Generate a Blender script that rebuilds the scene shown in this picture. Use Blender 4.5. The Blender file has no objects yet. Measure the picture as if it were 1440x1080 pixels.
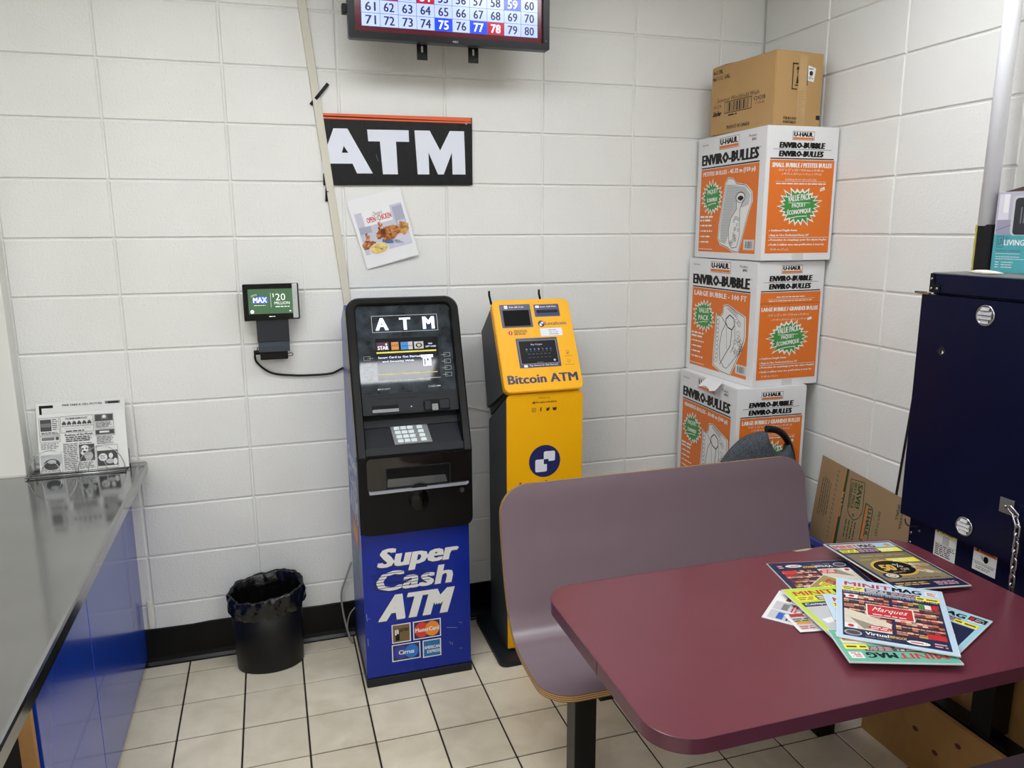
import bpy, bmesh, math, random
from mathutils import Vector, Matrix
random.seed(7)
SC = bpy.context.scene
COL = SC.collection
PI = math.pi

# ------------------------------------------------------------------ camera
cd = bpy.data.cameras.new('camera'); cam = bpy.data.objects.new('camera', cd); COL.objects.link(cam)
cd.sensor_width = 36.0; cd.lens = 1083.08 / 1440 * 36.0; cd.clip_start = 0.05
RM = Matrix(((0.9541508985536974, 0.06334229550531895, -0.2925471182378809),
             (-0.2992919697214405, 0.187150755578315, -0.9356275495872949),
             (-0.004514382508397776, 0.9802868704040582, 0.1975279019885171)))
# columns are the camera's x, y, z axes in the world
cam.matrix_world = Matrix.Translation((0.92572, -3.10225, 1.70285)) @ RM.to_4x4()
SC.camera = cam
# ------------------------------------------------------------------ world, exposure
w = bpy.data.worlds.new('store_air'); SC.world = w; w.use_nodes = True
w.node_tree.nodes['Background'].inputs[0].default_value = (1.0, 1.0, 1.0, 1)
w.node_tree.nodes['Background'].inputs[1].default_value = 0.25
SC.view_settings.view_transform = 'Standard'; SC.view_settings.look = 'None'
SC.view_settings.gamma = 1.0; SC.view_settings.use_curve_mapping = False
SC.view_settings.exposure = 0.15
LIGHT_STRENGTH = 11.0
CEIL = 2.9

# ------------------------------------------------------------------ helpers
def lin(c):
    return tuple((v / 255 / 12.92) if v / 255 <= .04045 else ((v / 255 + .055) / 1.055) ** 2.4 for v in c[:3])
MATS = {}
def mat(name, rgb, rough=.5, metal=0., coat=0., emit=None, es=1., noise=None, bump=None, spec=.5, trans=0., alpha=None):
    """rgb in 0..255; noise=(scale, amount, rgb2); bump=(scale, strength, distance)"""
    if name in MATS: return MATS[name]
    m = bpy.data.materials.new(name); m.use_nodes = True
    nt = m.node_tree; b = nt.nodes['Principled BSDF']; L = nt.links.new
    c = lin(rgb)
    b.inputs['Base Color'].default_value = (*c, 1); b.inputs['Roughness'].default_value = rough
    b.inputs['Metallic'].default_value = metal; b.inputs['Coat Weight'].default_value = coat
    b.inputs['Specular IOR Level'].default_value = spec
    b.inputs['Transmission Weight'].default_value = trans
    tc = None
    if noise or bump:
        tc = nt.nodes.new('ShaderNodeTexCoord')
    if noise:
        n = nt.nodes.new('ShaderNodeTexNoise'); n.inputs['Scale'].default_value = noise[0]; n.inputs['Detail'].default_value = 5
        r = nt.nodes.new('ShaderNodeValToRGB'); r.color_ramp.elements[0].position = .35; r.color_ramp.elements[1].position = .7
        c2 = lin(noise[2])
        r.color_ramp.elements[0].color = (*c, 1); r.color_ramp.elements[1].color = tuple(a + (q - a) * noise[1] for a, q in zip(c, c2)) + (1,)
        L(tc.outputs['Object'], n.inputs['Vector']); L(n.outputs['Fac'], r.inputs['Fac']); L(r.outputs['Color'], b.inputs['Base Color'])
    if bump:
        n = nt.nodes.new('ShaderNodeTexNoise'); n.inputs['Scale'].default_value = bump[0]; n.inputs['Detail'].default_value = 6
        bp = nt.nodes.new('ShaderNodeBump'); bp.inputs['Strength'].default_value = bump[1]; bp.inputs['Distance'].default_value = bump[2]
        L(tc.outputs['Object'], n.inputs['Vector']); L(n.outputs['Fac'], bp.inputs['Height']); L(bp.outputs['Normal'], b.inputs['Normal'])
    if emit:
        b.inputs['Emission Color'].default_value = (*lin(emit), 1); b.inputs['Emission Strength'].default_value = es
    if alpha is not None: b.inputs['Alpha'].default_value = alpha
    MATS[name] = m
    return m
def tag(o, label=None, cat=None, group=None, kind=None):
    if label: o['label'] = label
    if cat: o['category'] = cat
    if group: o['group'] = group
    if kind: o['kind'] = kind
    return o
def thing(name, loc, label, cat, group=None, rz=0):
    o = bpy.data.objects.new(name, None); COL.objects.link(o); o.location = loc; o.rotation_euler = (0, 0, rz)
    o.empty_display_size = .05
    return tag(o, label, cat, group)
def wm(o):
    m = o.matrix_basis.copy()
    return wm(o.parent) @ m if o.parent else m
class MB:
    """gathers shapes (in world coordinates) for ONE mesh object"""
    def __init__(s): s.bm = bmesh.new(); s.mats = []
    def mi(s, m):
        if m is None: return 0
        if m not in s.mats: s.mats.append(m)
        return s.mats.index(m)
    def box(s, a, b, bev=0, seg=2, M=None, m=None):
        k = s.mi(m)
        x0, y0, z0 = a; x1, y1, z1 = b
        t = bmesh.new()
        bmesh.ops.create_cube(t, size=1)
        for v in t.verts:
            v.co = Vector((x0 + (v.co.x + .5) * (x1 - x0), y0 + (v.co.y + .5) * (y1 - y0), z0 + (v.co.z + .5) * (z1 - z0)))
        if bev: bmesh.ops.bevel(t, geom=t.edges[:], offset=bev, segments=seg, affect='EDGES', profile=.5)
        s.add(t, M, k); return s
    def add(s, t, M=None, k=0, smooth=False):
        if M is not None: bmesh.ops.transform(t, matrix=M, verts=t.verts)
        bmesh.ops.recalc_face_normals(t, faces=t.faces)
        vm = {}
        for v in t.verts: vm[v] = s.bm.verts.new(v.co)
        for f in t.faces:
            try:
                nf = s.bm.faces.new([vm[v] for v in f.verts]); nf.material_index = k; nf.smooth = smooth or f.smooth
            except ValueError: pass
        t.free()
    def cyl(s, p, q, r, r2=None, n=20, m=None, caps=True, smooth=True):
        p = Vector(p); q = Vector(q); d = q - p; t = bmesh.new()
        bmesh.ops.create_cone(t, cap_ends=caps, cap_tris=False, segments=n, radius1=r, radius2=r if r2 is None else r2, depth=d.length)
        for f in t.faces: f.smooth = smooth and len(f.verts) == 4
        M = Matrix.Translation((p + q) / 2) @ d.to_track_quat('Z', 'Y').to_matrix().to_4x4()
        s.add(t, M, s.mi(m)); return s
    def prism(s, pts, p0, U, V, N, depth, m=None, bev=0, smooth=False):
        """polygon pts (u,v) in frame (p0,U,V) extruded along N by depth"""
        t = bmesh.new(); p0 = Vector(p0); U = Vector(U); V = Vector(V); N = Vector(N)
        a = [t.verts.new(p0 + U * u + V * v) for u, v in pts]
        b = [t.verts.new(p0 + U * u + V * v + N * depth) for u, v in pts]
        t.faces.new(a[::-1]); t.faces.new(b)
        n = len(a)
        for i in range(n):
            f = t.faces.new([a[i], a[(i + 1) % n], b[(i + 1) % n], b[i]]); f.smooth = smooth
        if bev:
            bmesh.ops.recalc_face_normals(t, faces=t.faces)
            bmesh.ops.bevel(t, geom=[e for e in t.edges], offset=bev, segments=2, affect='EDGES', clamp_overlap=True)
        s.add(t, None, s.mi(m)); return s
    def loft(s, rings, m=None, close=True, cap=True, smooth=True, closed_loop=False):
        """rings: lists of points, same length"""
        t = bmesh.new(); R = [[t.verts.new(Vector(p)) for p in r] for r in rings]; n = len(R[0])
        rr = list(range(len(R) - 1))
        for i in rr + ([len(R) - 1] if closed_loop else []):
            A = R[i]; B = R[(i + 1) % len(R)]
            for j in range(n if close else n - 1):
                f = t.faces.new([A[j], A[(j + 1) % n], B[(j + 1) % n], B[j]]); f.smooth = smooth
        if cap and close and not closed_loop:
            t.faces.new(R[0][::-1]); t.faces.new(R[-1])
        s.add(t, None, s.mi(m)); return s
    def tube(s, pts, r, n=10, m=None, closed=False):
        P = [Vector(p) for p in pts]; k = len(P); rings = []; up = None
        for i in range(k):
            if closed: d = P[(i + 1) % k] - P[i - 1]
            else: d = P[min(i + 1, k - 1)] - P[max(i - 1, 0)]
            d.normalize()
            if up is None:
                up = Vector((0, 0, 1)) if abs(d.z) < .9 else Vector((1, 0, 0))
            a = d.cross(up).normalized(); b = a.cross(d).normalized(); up = b
            rings.append([P[i] + (a * math.cos(2 * PI * j / n) + b * math.sin(2 * PI * j / n)) * r for j in range(n)])
        return s.loft(rings, m=m, closed_loop=closed)
    def build(s, name, material=None, parent=None, label=None, smooth=None, kind=None):
        me = bpy.data.meshes.new(name)
        if parent is not None: bmesh.ops.transform(s.bm, matrix=wm(parent).inverted(), verts=s.bm.verts)
        s.bm.to_mesh(me); s.bm.free()
        for q in (s.mats if s.mats else [material]): me.materials.append(q)
        o = bpy.data.objects.new(name, me); COL.objects.link(o)
        if parent is not None: o.parent = parent
        if label: o['label'] = label
        if kind: o['kind'] = kind
        return o
def origin_to(o, loc):
    """move a top-level mesh's origin to its base without moving the mesh"""
    o.data.transform(Matrix.Translation(-Vector(loc))); o.location = loc; return o
def rrect(x0, y0, x1, y1, r, n=5, corners=(1, 1, 1, 1)):
    pts = []
    for (cx, cy, a0, on) in ((x0 + r, y0 + r, PI, corners[0]), (x1 - r, y0 + r, 1.5 * PI, corners[1]), (x1 - r, y1 - r, 0, corners[2]), (x0 + r, y1 - r, .5 * PI, corners[3])):
        if on:
            for i in range(n + 1):
                a = a0 + i / n * PI / 2; pts.append((cx + r * math.cos(a), cy + r * math.sin(a)))
        else:
            pts.append((cx + (-r if a0 in (PI, .5 * PI) else r), cy + (-r if a0 in (PI, 1.5 * PI) else r)))
    return pts
TXT = {}
def text_geo(s, bold):
    bold = 0
    k = (s, bold)
    if k not in TXT:
        cu = bpy.data.curves.new('t', 'FONT'); cu.body = s; cu.resolution_u = 2 if len(s) < 12 else 1; cu.offset = bold; cu.space_character = 1.02
        o = bpy.data.objects.new('t', cu); me = bpy.data.meshes.new_from_object(o)
        vs = [(v.co.x, v.co.y) for v in me.vertices]; fs = [tuple(p.vertices) for p in me.polygons]
        bpy.data.objects.remove(o); bpy.data.curves.remove(cu); bpy.data.meshes.remove(me)
        xs = [v[0] for v in vs]; ys = [v[1] for v in vs]
        TXT[k] = (vs, fs, min(xs), max(xs), min(ys), max(ys))
    return TXT[k]
class PR:
    """flat print on a face: frame origin o, u to the right, v up, n out of the face"""
    LAY = .00022
    def __init__(s, o, u, v, lift=.0004, warp=None):
        s.o = Vector(o); s.u = Vector(u).normalized(); s.v = Vector(v).normalized(); s.n = s.u.cross(s.v); s.lift = lift; s.warp = warp
        s.V = []; s.F = []; s.I = []; s.mats = []
    def mi(s, m):
        if m not in s.mats: s.mats.append(m)
        return s.mats.index(m)
    def pt(s, x, y, l):
        z = s.lift + l * s.LAY
        if s.warp: z += s.warp(x, y)
        return s.o + s.u * x + s.v * y + s.n * z
    def poly(s, pts, m, l=0):
        b = len(s.V); s.V += [s.pt(x, y, l) for x, y in pts]; s.F.append(tuple(range(b, b + len(pts)))); s.I.append(s.mi(m)); return s
    def rect(s, x0, y0, x1, y1, m, l=0):
        x0, x1 = min(x0, x1), max(x0, x1); y0, y1 = min(y0, y1), max(y0, y1)
        if s.warp:
            nx = max(1, int((x1 - x0) / .015)); ny = 1
            for i in range(nx):
                a = x0 + (x1 - x0) * i / nx; b = x0 + (x1 - x0) * (i + 1) / nx
                s.poly([(a, y0), (b, y0), (b, y1), (a, y1)], m, l)
            return s
        return s.poly([(x0, y0), (x1, y0), (x1, y1), (x0, y1)], m, l)
    def frame(s, x0, y0, x1, y1, t, m, l=0):
        s.rect(x0, y0, x1, y0 + t, m, l); s.rect(x0, y1 - t, x1, y1, m, l); s.rect(x0, y0 + t, x0 + t, y1 - t, m, l); return s.rect(x1 - t, y0 + t, x1, y1 - t, m, l)
    def disc(s, cx, cy, r, m, l=0, ry=None, n=24):
        ry = ry or r
        return s.poly([(cx + r * math.cos(2 * PI * i / n), cy + ry * math.sin(2 * PI * i / n)) for i in range(n)], m, l)
    def ring(s, cx, cy, r, t, m, l=0, ry=None, n=20):
        ry = ry or r
        for i in range(n):
            a, b = 2 * PI * i / n, 2 * PI * (i + 1) / n
            s.poly([(cx + r * math.cos(a), cy + ry * math.sin(a)), (cx + r * math.cos(b), cy + ry * math.sin(b)), (cx + (r - t) * math.cos(b), cy + (ry - t) * math.sin(b)), (cx + (r - t) * math.cos(a), cy + (ry - t) * math.sin(a))], m, l)
        return s
    def star(s, cx, cy, rx, ry, m, l=0, n=22, k=.72, seed=1, rim=None, riml=.006):
        rn = random.Random(seed); R = [(rn.uniform(.82, 1.08), rn.uniform(.95, 1.05)) for _ in range(n)]
        def P(g):
            o = []
            for i in range(n):
                a = 2 * PI * i / n; o.append((cx + (rx * R[i][0] + g) * math.cos(a), cy + (ry * R[i][0] + g) * math.sin(a)))
                a = 2 * PI * (i + .5) / n; q = k * R[i][1]; o.append((cx + (rx * q + g * .6) * math.cos(a), cy + (ry * q + g * .6) * math.sin(a)))
            return o
        if rim: s.poly(P(riml), rim, l)
        return s.poly(P(0), m, l + 1)
    def line(s, pts, t, m, l=0):
        for (a, b), (c, d) in zip(pts[:-1], pts[1:]):
            L = math.hypot(c - a, d - b) or 1; nx, ny = -(d - b) / L * t / 2, (c - a) / L * t / 2
            s.poly([(a + nx, b + ny), (c + nx, d + ny), (c - nx, d - ny), (a - nx, b - ny)], m, l)
        return s
    def text(s, body, x0, y0, x1, y1, m, l=1, bold=.0, shear=0., rise=0.):
        """fit the string's ink exactly into the box x0..x1, y0..y1"""
        vs, fs, a, b, c, d = text_geo(body, bold)
        # heavier weights: the glyphs are struck several times a little apart
        bx = bold * 1.25 * (y1 - y0); by = bold * .32 * (y1 - y0)
        sx = (x1 - x0 - shear * (y1 - y0) - 2 * bx) / (b - a); sy = (y1 - y0 - 2 * by) / (d - c); i = s.mi(m)
        sh = [(0, 0)] if bold == 0 else [(-1, -1), (-1, 1), (1, -1), (1, 1)] + ([(0, -1), (0, 1)] if bold > .025 else [])
        for kx, ky in sh:
            base = len(s.V)
            for x, y in vs:
                Y = (y - c) * sy + by * (1 + ky); X = (x - a) * sx + bx * (1 + kx)
                s.V.append(s.pt(x0 + X + shear * Y, y0 + Y + rise * X, l + .04 * (kx + 2 * ky)))
            for f in fs: s.F.append(tuple(base + q for q in f)); s.I.append(i)
        return s
    def dashes(s, x0, y0, x1, y1, rows, m, l=1, fill=.5, seed=0, ragged=.25):
        """rows of print too small to read: short strokes"""
        rn = random.Random(seed); h = (y1 - y0) / rows
        for r in range(rows):
            y = y1 - (r + .5) * h; x = x0; end = x1 - rn.random() * ragged * (x1 - x0)
            while x < end:
                wd = rn.uniform(.8, 3.2) * h; s.rect(x, y - h * fill / 2, min(x + wd, end), y + h * fill / 2, m, l); x += wd + h * .45
        return s
    def bars(s, x0, y0, x1, y1, m, l=1, seed=3):
        rn = random.Random(seed); x = x0; u = (x1 - x0) / 48
        while x < x1 - u:
            wd = rn.choice((1, 1, 2, 3)) * u; s.rect(x, y0, min(x + wd, x1), y1, m, l); x += wd + rn.choice((1, 1, 2)) * u
        return s
    def mosaic(s, x0, y0, x1, y1, nx, ny, cols, l=1, seed=1, jit=0.):
        rn = random.Random(seed)
        for j in range(ny):
            for i in range(nx):
                a = x0 + (x1 - x0) * i / nx; b = x0 + (x1 - x0) * (i + 1) / nx; c = y0 + (y1 - y0) * j / ny; d = y0 + (y1 - y0) * (j + 1) / ny
                s.poly([(a, c), (b, c), (b, d), (a, d)], rn.choice(cols), l)
        return s
    def flush(s, name, parent, label=None):
        if s.F: s.build(name, parent, label)
        s.V = []; s.F = []; s.I = []; s.mats = []; return s
    def build(s, name, parent, label=None):
        me = bpy.data.meshes.new(name); inv = wm(parent).inverted() if parent is not None else Matrix()
        me.from_pydata([tuple(inv @ v) for v in s.V], [], s.F)
        for m in s.mats: me.materials.append(m)
        for p, i in zip(me.polygons, s.I): p.material_index = i
        nl = (inv.to_3x3() @ s.n) if parent is not None else s.n
        o = bpy.data.objects.new(name, me); COL.objects.link(o)
        if parent is not None: o.parent = parent
        if label: o['label'] = label
        if name in ('scratches', 'ridge_vents'): o['kind'] = 'stuff'
        return o
def ink(name, rgb, rough=.5, **k): return mat('ink_' + name, rgb, rough, **k)
K_BLACK = ink('black', (14, 13, 15), spec=.25); K_WHITE = ink('white', (228, 228, 226)); K_ORANGE = ink('orange', (220, 112, 24)); K_GREEN = ink('green', (58, 142, 62))
K_RED = ink('red', (200, 30, 38)); K_YEL = ink('yellow', (244, 230, 60)); K_NAVY = ink('navy', (32, 38, 88)); K_GREY = ink('grey', (120, 120, 122)); K_BLUE = ink('blue', (40, 90, 190))
K_LGREY = ink('light_grey', (190, 192, 194)); K_DGREY = ink('dark_grey', (70, 70, 72)); K_DGREEN = ink('dark_green', (22, 74, 44)); K_BROWN = ink('brown_print', (92, 66, 44)); K_TAN = ink('tan', (206, 180, 140))

# ------------------------------------------------------------------ setting materials
def wall_material():
    m = bpy.data.materials.new('painted_concrete_block'); m.use_nodes = True; nt = m.node_tree; b = nt.nodes['Principled BSDF']; L = nt.links.new
    geo = nt.nodes.new('ShaderNodeNewGeometry'); P = geo.outputs['Position']
    b.inputs['Roughness'].default_value = .42
    n = nt.nodes.new('ShaderNodeTexNoise'); n.inputs['Scale'].default_value = 2.2; n.inputs['Detail'].default_value = 4; L(P, n.inputs['Vector'])
    r = nt.nodes.new('ShaderNodeValToRGB'); r.color_ramp.elements[0].position = .3; r.color_ramp.elements[1].position = .75
    r.color_ramp.elements[0].color = (*lin((224, 224, 220)), 1); r.color_ramp.elements[1].color = (*lin((231, 231, 228)), 1)
    L(n.outputs['Fac'], r.inputs['Fac']); L(r.outputs['Color'], b.inputs['Base Color'])
    f = nt.nodes.new('ShaderNodeTexNoise'); f.inputs['Scale'].default_value = 115; f.inputs['Detail'].default_value = 4; f.inputs['Roughness'].default_value = .65; L(P, f.inputs['Vector'])
    v = nt.nodes.new('ShaderNodeTexVoronoi'); v.inputs['Scale'].default_value = 75; v.distance = 'EUCLIDEAN'; L(P, v.inputs['Vector'])
    pr = nt.nodes.new('ShaderNodeMapRange'); pr.inputs[1].default_value = .05; pr.inputs[2].default_value = .22; L(v.outputs['Distance'], pr.inputs[0])
    ad = nt.nodes.new('ShaderNodeMath'); ad.operation = 'MULTIPLY_ADD'; ad.inputs[1].default_value = .45; L(pr.outputs[0], ad.inputs[0]); L(f.outputs['Fac'], ad.inputs[2])
    bp = nt.nodes.new('ShaderNodeBump'); bp.inputs['Strength'].default_value = .8; bp.inputs['Distance'].default_value = .0022
    L(ad.outputs[0], bp.inputs['Height']); L(bp.outputs['Normal'], b.inputs['Normal'])
    return m
M_WALL = wall_material()
def tile_material():
    m = bpy.data.materials.new('beige_floor_tile'); m.use_nodes = True; nt = m.node_tree; b = nt.nodes['Principled BSDF']; L = nt.links.new
    P = nt.nodes.new('ShaderNodeNewGeometry').outputs['Position']; oi = nt.nodes.new('ShaderNodeObjectInfo')
    n = nt.nodes.new('ShaderNodeTexNoise'); n.inputs['Scale'].default_value = 7; n.inputs['Detail'].default_value = 7; n.inputs['Distortion'].default_value = .6; L(P, n.inputs['Vector'])
    r = nt.nodes.new('ShaderNodeValToRGB'); e = r.color_ramp.elements
    e[0].position = .25; e[0].color = (*lin((208, 197, 172)), 1); e[1].position = .65; e[1].color = (*lin((228, 218, 196)), 1)
    L(n.outputs['Fac'], r.inputs['Fac'])
    d = nt.nodes.new('ShaderNodeTexNoise'); d.inputs['Scale'].default_value = 2.4; d.inputs['Detail'].default_value = 9; d.inputs['Roughness'].default_value = .7; L(P, d.inputs['Vector'])
    dr = nt.nodes.new('ShaderNodeMapRange'); dr.inputs[1].default_value = .52; dr.inputs[2].default_value = .75; dr.inputs[4].default_value = .38; L(d.outputs['Fac'], dr.inputs[0])
    mx = nt.nodes.new('ShaderNodeMix'); mx.data_type = 'RGBA'; mx.inputs[7].default_value = (*lin((172, 160, 132)), 1)
    L(dr.outputs[0], mx.inputs[0]); L(r.outputs['Color'], mx.inputs[6])
    hs = nt.nodes.new('ShaderNodeHueSaturation'); mr = nt.nodes.new('ShaderNodeMapRange'); mr.inputs[3].default_value = .93; mr.inputs[4].default_value = 1.05
    L(oi.outputs['Random'], mr.inputs[0]); L(mr.outputs[0], hs.inputs['Value']); L(mx.outputs[2], hs.inputs['Color']); L(hs.outputs['Color'], b.inputs['Base Color'])
    b.inputs['Roughness'].default_value = .38
    bp = nt.nodes.new('ShaderNodeBump'); bp.inputs['Strength'].default_value = .25; bp.inputs['Distance'].default_value = .002; L(n.outputs['Fac'], bp.inputs['Height']); L(bp.outputs['Normal'], b.inputs['Normal'])
    return m
M_TILE = tile_material()
M_GROUT = mat('dark_grout', (52, 46, 42), .9, noise=(40, .5, (36, 32, 30)), spec=.2)
M_MORTAR = M_WALL
M_PLAIN = mat('white_wall_paint', (224, 223, 217), .45, bump=(60, .15, .001))
M_CEIL = mat('ceiling_tile_white', (220, 220, 215), .9, bump=(90, .3, .002))
M_BLK = mat('black_plastic', (13, 13, 15), .4, spec=.25); M_BLKG = mat('gloss_black', (6, 6, 8), .12, spec=.3)
M_STEEL = mat('chrome_steel', (190, 190, 192), .22, metal=1.)
M_GALV = mat('galvanised_steel', (150, 152, 152), .42, metal=.9, noise=(60, .4, (110, 112, 114)))
M_BLKMET = mat('black_painted_steel', (12, 12, 13), .25, spec=.25)
X_R = 3.059; BW, BH = .4064, .2032; Z0 = 2.48777
def zrow(j): return Z0 - j * BH

# ------------------------------------------------------------------ floor
TS, TX, TY = .215806, .526603, .113633
fl = MB().box((-3.5, -7.2, -.05), (5.0, .2, -.004)).build('floor', M_GROUT); tag(fl, kind='structure')
tile_me = {}
def tile(x0, x1, y0, y1):
    k = (round(x1 - x0, 3), round(y1 - y0, 3)); first = k not in tile_me
    if first:
        g = .0032; b = MB().box((g, g, -.012), (x1 - x0 - g, y1 - y0 - g, 0), bev=.0012, seg=1)
        o = b.build('floor_tile', M_TILE); tile_me[k] = o.data
    else:
        o = bpy.data.objects.new('floor_tile', tile_me[k]); COL.objects.link(o)
    o.parent = fl; o.location = (x0, y0, random.uniform(-.0004, .0002)); return o
xs = [TX + i * TS for i in range(-1, 12)]; xs = [x for x in xs if x < X_R - .02] + [X_R]
ys = [0.] + [TY - j * TS for j in range(1, 10)]
for i in range(len(xs) - 1):
    for j in range(len(ys) - 1): tile(xs[i], xs[i + 1], ys[j + 1], ys[j])
rest = MB(); y_end = ys[-1]
yy = y_end
while yy > -7:
    xx = TX - TS
    while xx > -3.2: xx -= TS
    while xx < 3.1:
        rest.box((xx + .003, yy - TS + .003, -.012), (xx + TS - .003, yy - .003, 0)); xx += TS
    yy -= TS
rest.build('floor_tiles', M_TILE, fl, kind='stuff')

# ------------------------------------------------------------------ block walls
blk_me = {}
def block(parent, wdt, hgt, depth=.07):
    """one face block, front face in local xz plane at y=0, origin lower left"""
    k = (round(wdt, 3), round(hgt, 3))
    if k not in blk_me:
        g = .0032; t = bmesh.new()
        b = .0035
        o1 = [(g, g), (wdt - g, g), (wdt - g, hgt - g), (g, hgt - g)]
        o2 = [(g + b, g + b), (wdt - g - b, g + b), (wdt - g - b, hgt - g - b), (g + b, hgt - g - b)]
        A = [t.verts.new((x, depth, z)) for x, z in o1]; B = [t.verts.new((x, .0035, z)) for x, z in o1]; C_ = [t.verts.new((x, 0, z)) for x, z in o2]
        t.faces.new(A)
        for P_, Q_ in ((A, B), (B, C_)):
            for i in range(4): t.faces.new([P_[i], P_[(i + 1) % 4], Q_[(i + 1) % 4], Q_[i]])
        t.faces.new(C_)
        q = MB(); q.add(t); o = q.build('concrete_block', M_WALL); blk_me[k] = o.data
    else:
        o = bpy.data.objects.new('concrete_block', blk_me[k]); COL.objects.link(o)
    o.parent = parent; return o
wb = MB().box((-.30, .0055, -.05), (X_R + .2, .2, CEIL + .05)).build('wall_back', M_MORTAR); tag(wb, kind='structure')
rows = [zrow(j) for j in range(13, -4, -1)]; rows = [0.] + [z for z in rows if .02 < z < CEIL - .02] + [CEIL]
cols = [.056] + [i * BW for i in range(1, 8)] + [X_R - .001]
for i in range(len(cols) - 1):
    for j in range(len(rows) - 1):
        o = block(wb, cols[i + 1] - cols[i], rows[j + 1] - rows[j]); o.location = (cols[i], random.uniform(-.0004, .0006), rows[j])
MB().box((1.146, -.0012, 1.335), (1.152, .004, 1.60), bev=.0005).build('paint_ridge', M_WALL, wb) if False else MB().box((1.052, -.0014, 1.30), (1.058, .004, 1.595), bev=.0005).build('paint_ridge', M_WALL, wb)
wr = MB().box((X_R + .0055, -1.296, -.05), (X_R + .17, .0, CEIL + .05)).build('wall_right', M_MORTAR); tag(wr, kind='structure')
yc = [0., -.0108 - BW, -.0108 - 2 * BW, -.0108 - 3 * BW, -1.300]
for i in range(len(yc) - 1):
    for j in range(len(rows) - 1):
        o = block(wr, yc[i] - yc[i + 1], rows[j + 1] - rows[j]); o.rotation_euler = (0, 0, -PI / 2); o.location = (X_R + random.uniform(-.0004, .0006), yc[i], rows[j])
# right wall beyond its end: a recessed flat panel with a ragged caulk line
p = MB().box((X_R + .05, -7.2, -.05), (X_R + .2, -1.301, CEIL + .05)).build('trim_1', M_PLAIN); tag(p, kind='structure')
cp = MB(); pts = []
for k in range(60):
    z = 1.0 + k * .033; pts.append((X_R + .046, -1.309 + random.uniform(-.004, .004), z))
cp.tube(pts, .006, n=6); o = cp.build('caulk_bead', mat('old_caulk', (206, 203, 190), .7), p)
ck = MB(); ck.tube([(X_R + .047, -1.328 + random.uniform(-.003, .003), 1.0 + k * .05) for k in range(39)], .0022, n=5); ck.build('crack_line', mat('crack_dark', (50, 48, 44), .9), p)
# pier on the left, standing proud of the back wall and beyond the counter
pr_ = MB().box((-.9, -.064, 0), (.0535, .2, CEIL + .05), bev=.002).build('wall_left', M_PLAIN); tag(pr_, kind='structure')
# rest of the shop shell, behind and left of the camera
o = MB().box((-3.5, -7.2, -.05), (-3.35, .2, CEIL + .05)).build('wall_far_left', M_PLAIN); tag(o, kind='structure')
o = MB().box((-3.5, -7.35, -.05), (3.4, -7.2, CEIL + .05)).build('wall_front', M_PLAIN); tag(o, kind='structure')
o = MB().box((-3.35, .2, -.05), (-.3, .35, CEIL + .05)).build('wall_rear_left', M_PLAIN); tag(o, kind='structure')
ceil = MB().box((-3.5, -7.2, CEIL), (3.4, .3, CEIL + .1)).build('ceiling', M_CEIL); tag(ceil, kind='structure')
# cove baseboard of black vinyl
M_COVE = mat('black_vinyl_cove', (9, 9, 10), .3, spec=.2)
def cove(name, p0, p1, out, h=.155):
    prof = [(0, 0), (.022, 0), (.020, .006), (.010, .016), (.005, .032), (.004, h - .004), (.002, h), (0, h)]
    p0 = Vector(p0); p1 = Vector(p1); out = Vector(out)
    L = (p1 - p0).length; n = max(2, int(L / .06)); rings = []
    for k in range(n + 1):
        q = p0.lerp(p1, k / n); j = random.uniform(-.0025, .0025)
        rings.append([q + out * (a) + Vector((0, 0, b + (j if b > .1 else 0))) for a, b in prof])
    o = MB().loft(rings, smooth=False).build(name, M_COVE); tag(o, kind='structure'); return o
cove('baseboard_back', (.06, -.0005, 0), (X_R - .001, -.0005, 0), (0, -1, 0))
cove('baseboard_right', (X_R - .0005, -.025, 0), (X_R - .0005, -1.29, 0), (-1, 0, 0))

# ------------------------------------------------------------------ ceiling lights
M_TUBE = mat('lit_diffuser', (255, 255, 255), .5, emit=(248, 251, 255), es=LIGHT_STRENGTH)
M_FR = mat('white_enamel', (230, 230, 228), .4)
FIX = [((1.57, -3.54), (2.18, -3.19), 'small ceiling light behind the camera, to the right'),
       ((.25, -1.75), (1.45, -1.15), 'long ceiling light above the wall of cash machines'),
       ((1.95, -1.75), (2.65, -1.15), 'short ceiling light above the table booth'),
       ((-.9, -3.9), (.3, -3.3), 'long ceiling light behind the camera, above the counter'),
       ((.3, -5.9), (1.5, -5.3), 'long ceiling light far behind the camera'),
       ((-2.6, -5.0), (-1.4, -4.4), 'long ceiling light in the far left part of the shop'),  # from here on: unseen fill lights, added to brighten the lower walls
       ((1.8, -5.4), (2.9, -4.8), 'long ceiling light behind the camera, near the right wall'),
       ((-2.4, -2.6), (-1.5, -2.0), 'ceiling light over the left side of the shop')]
for a, b, lab in FIX:
    t = thing('ceiling_light', ((a[0] + b[0]) / 2, (a[1] + b[1]) / 2, CEIL), lab, 'ceiling light', 'ceiling lights')
    f = MB()
    for c, d in (((a[0] - .03, a[1] - .03), (b[0] + .03, a[1])), ((a[0] - .03, b[1]), (b[0] + .03, b[1] + .03)), ((a[0] - .03, a[1]), (a[0], b[1])), ((b[0], a[1]), (b[0] + .03, b[1]))):
        f.box((c[0], c[1], CEIL - .03), (d[0], d[1], CEIL - .001))
    f.build('light_frame', M_FR, t)
    MB().box((a[0], a[1], CEIL - .02), (b[0], b[1], CEIL - .012)).build('diffuser', M_TUBE, t)
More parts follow.
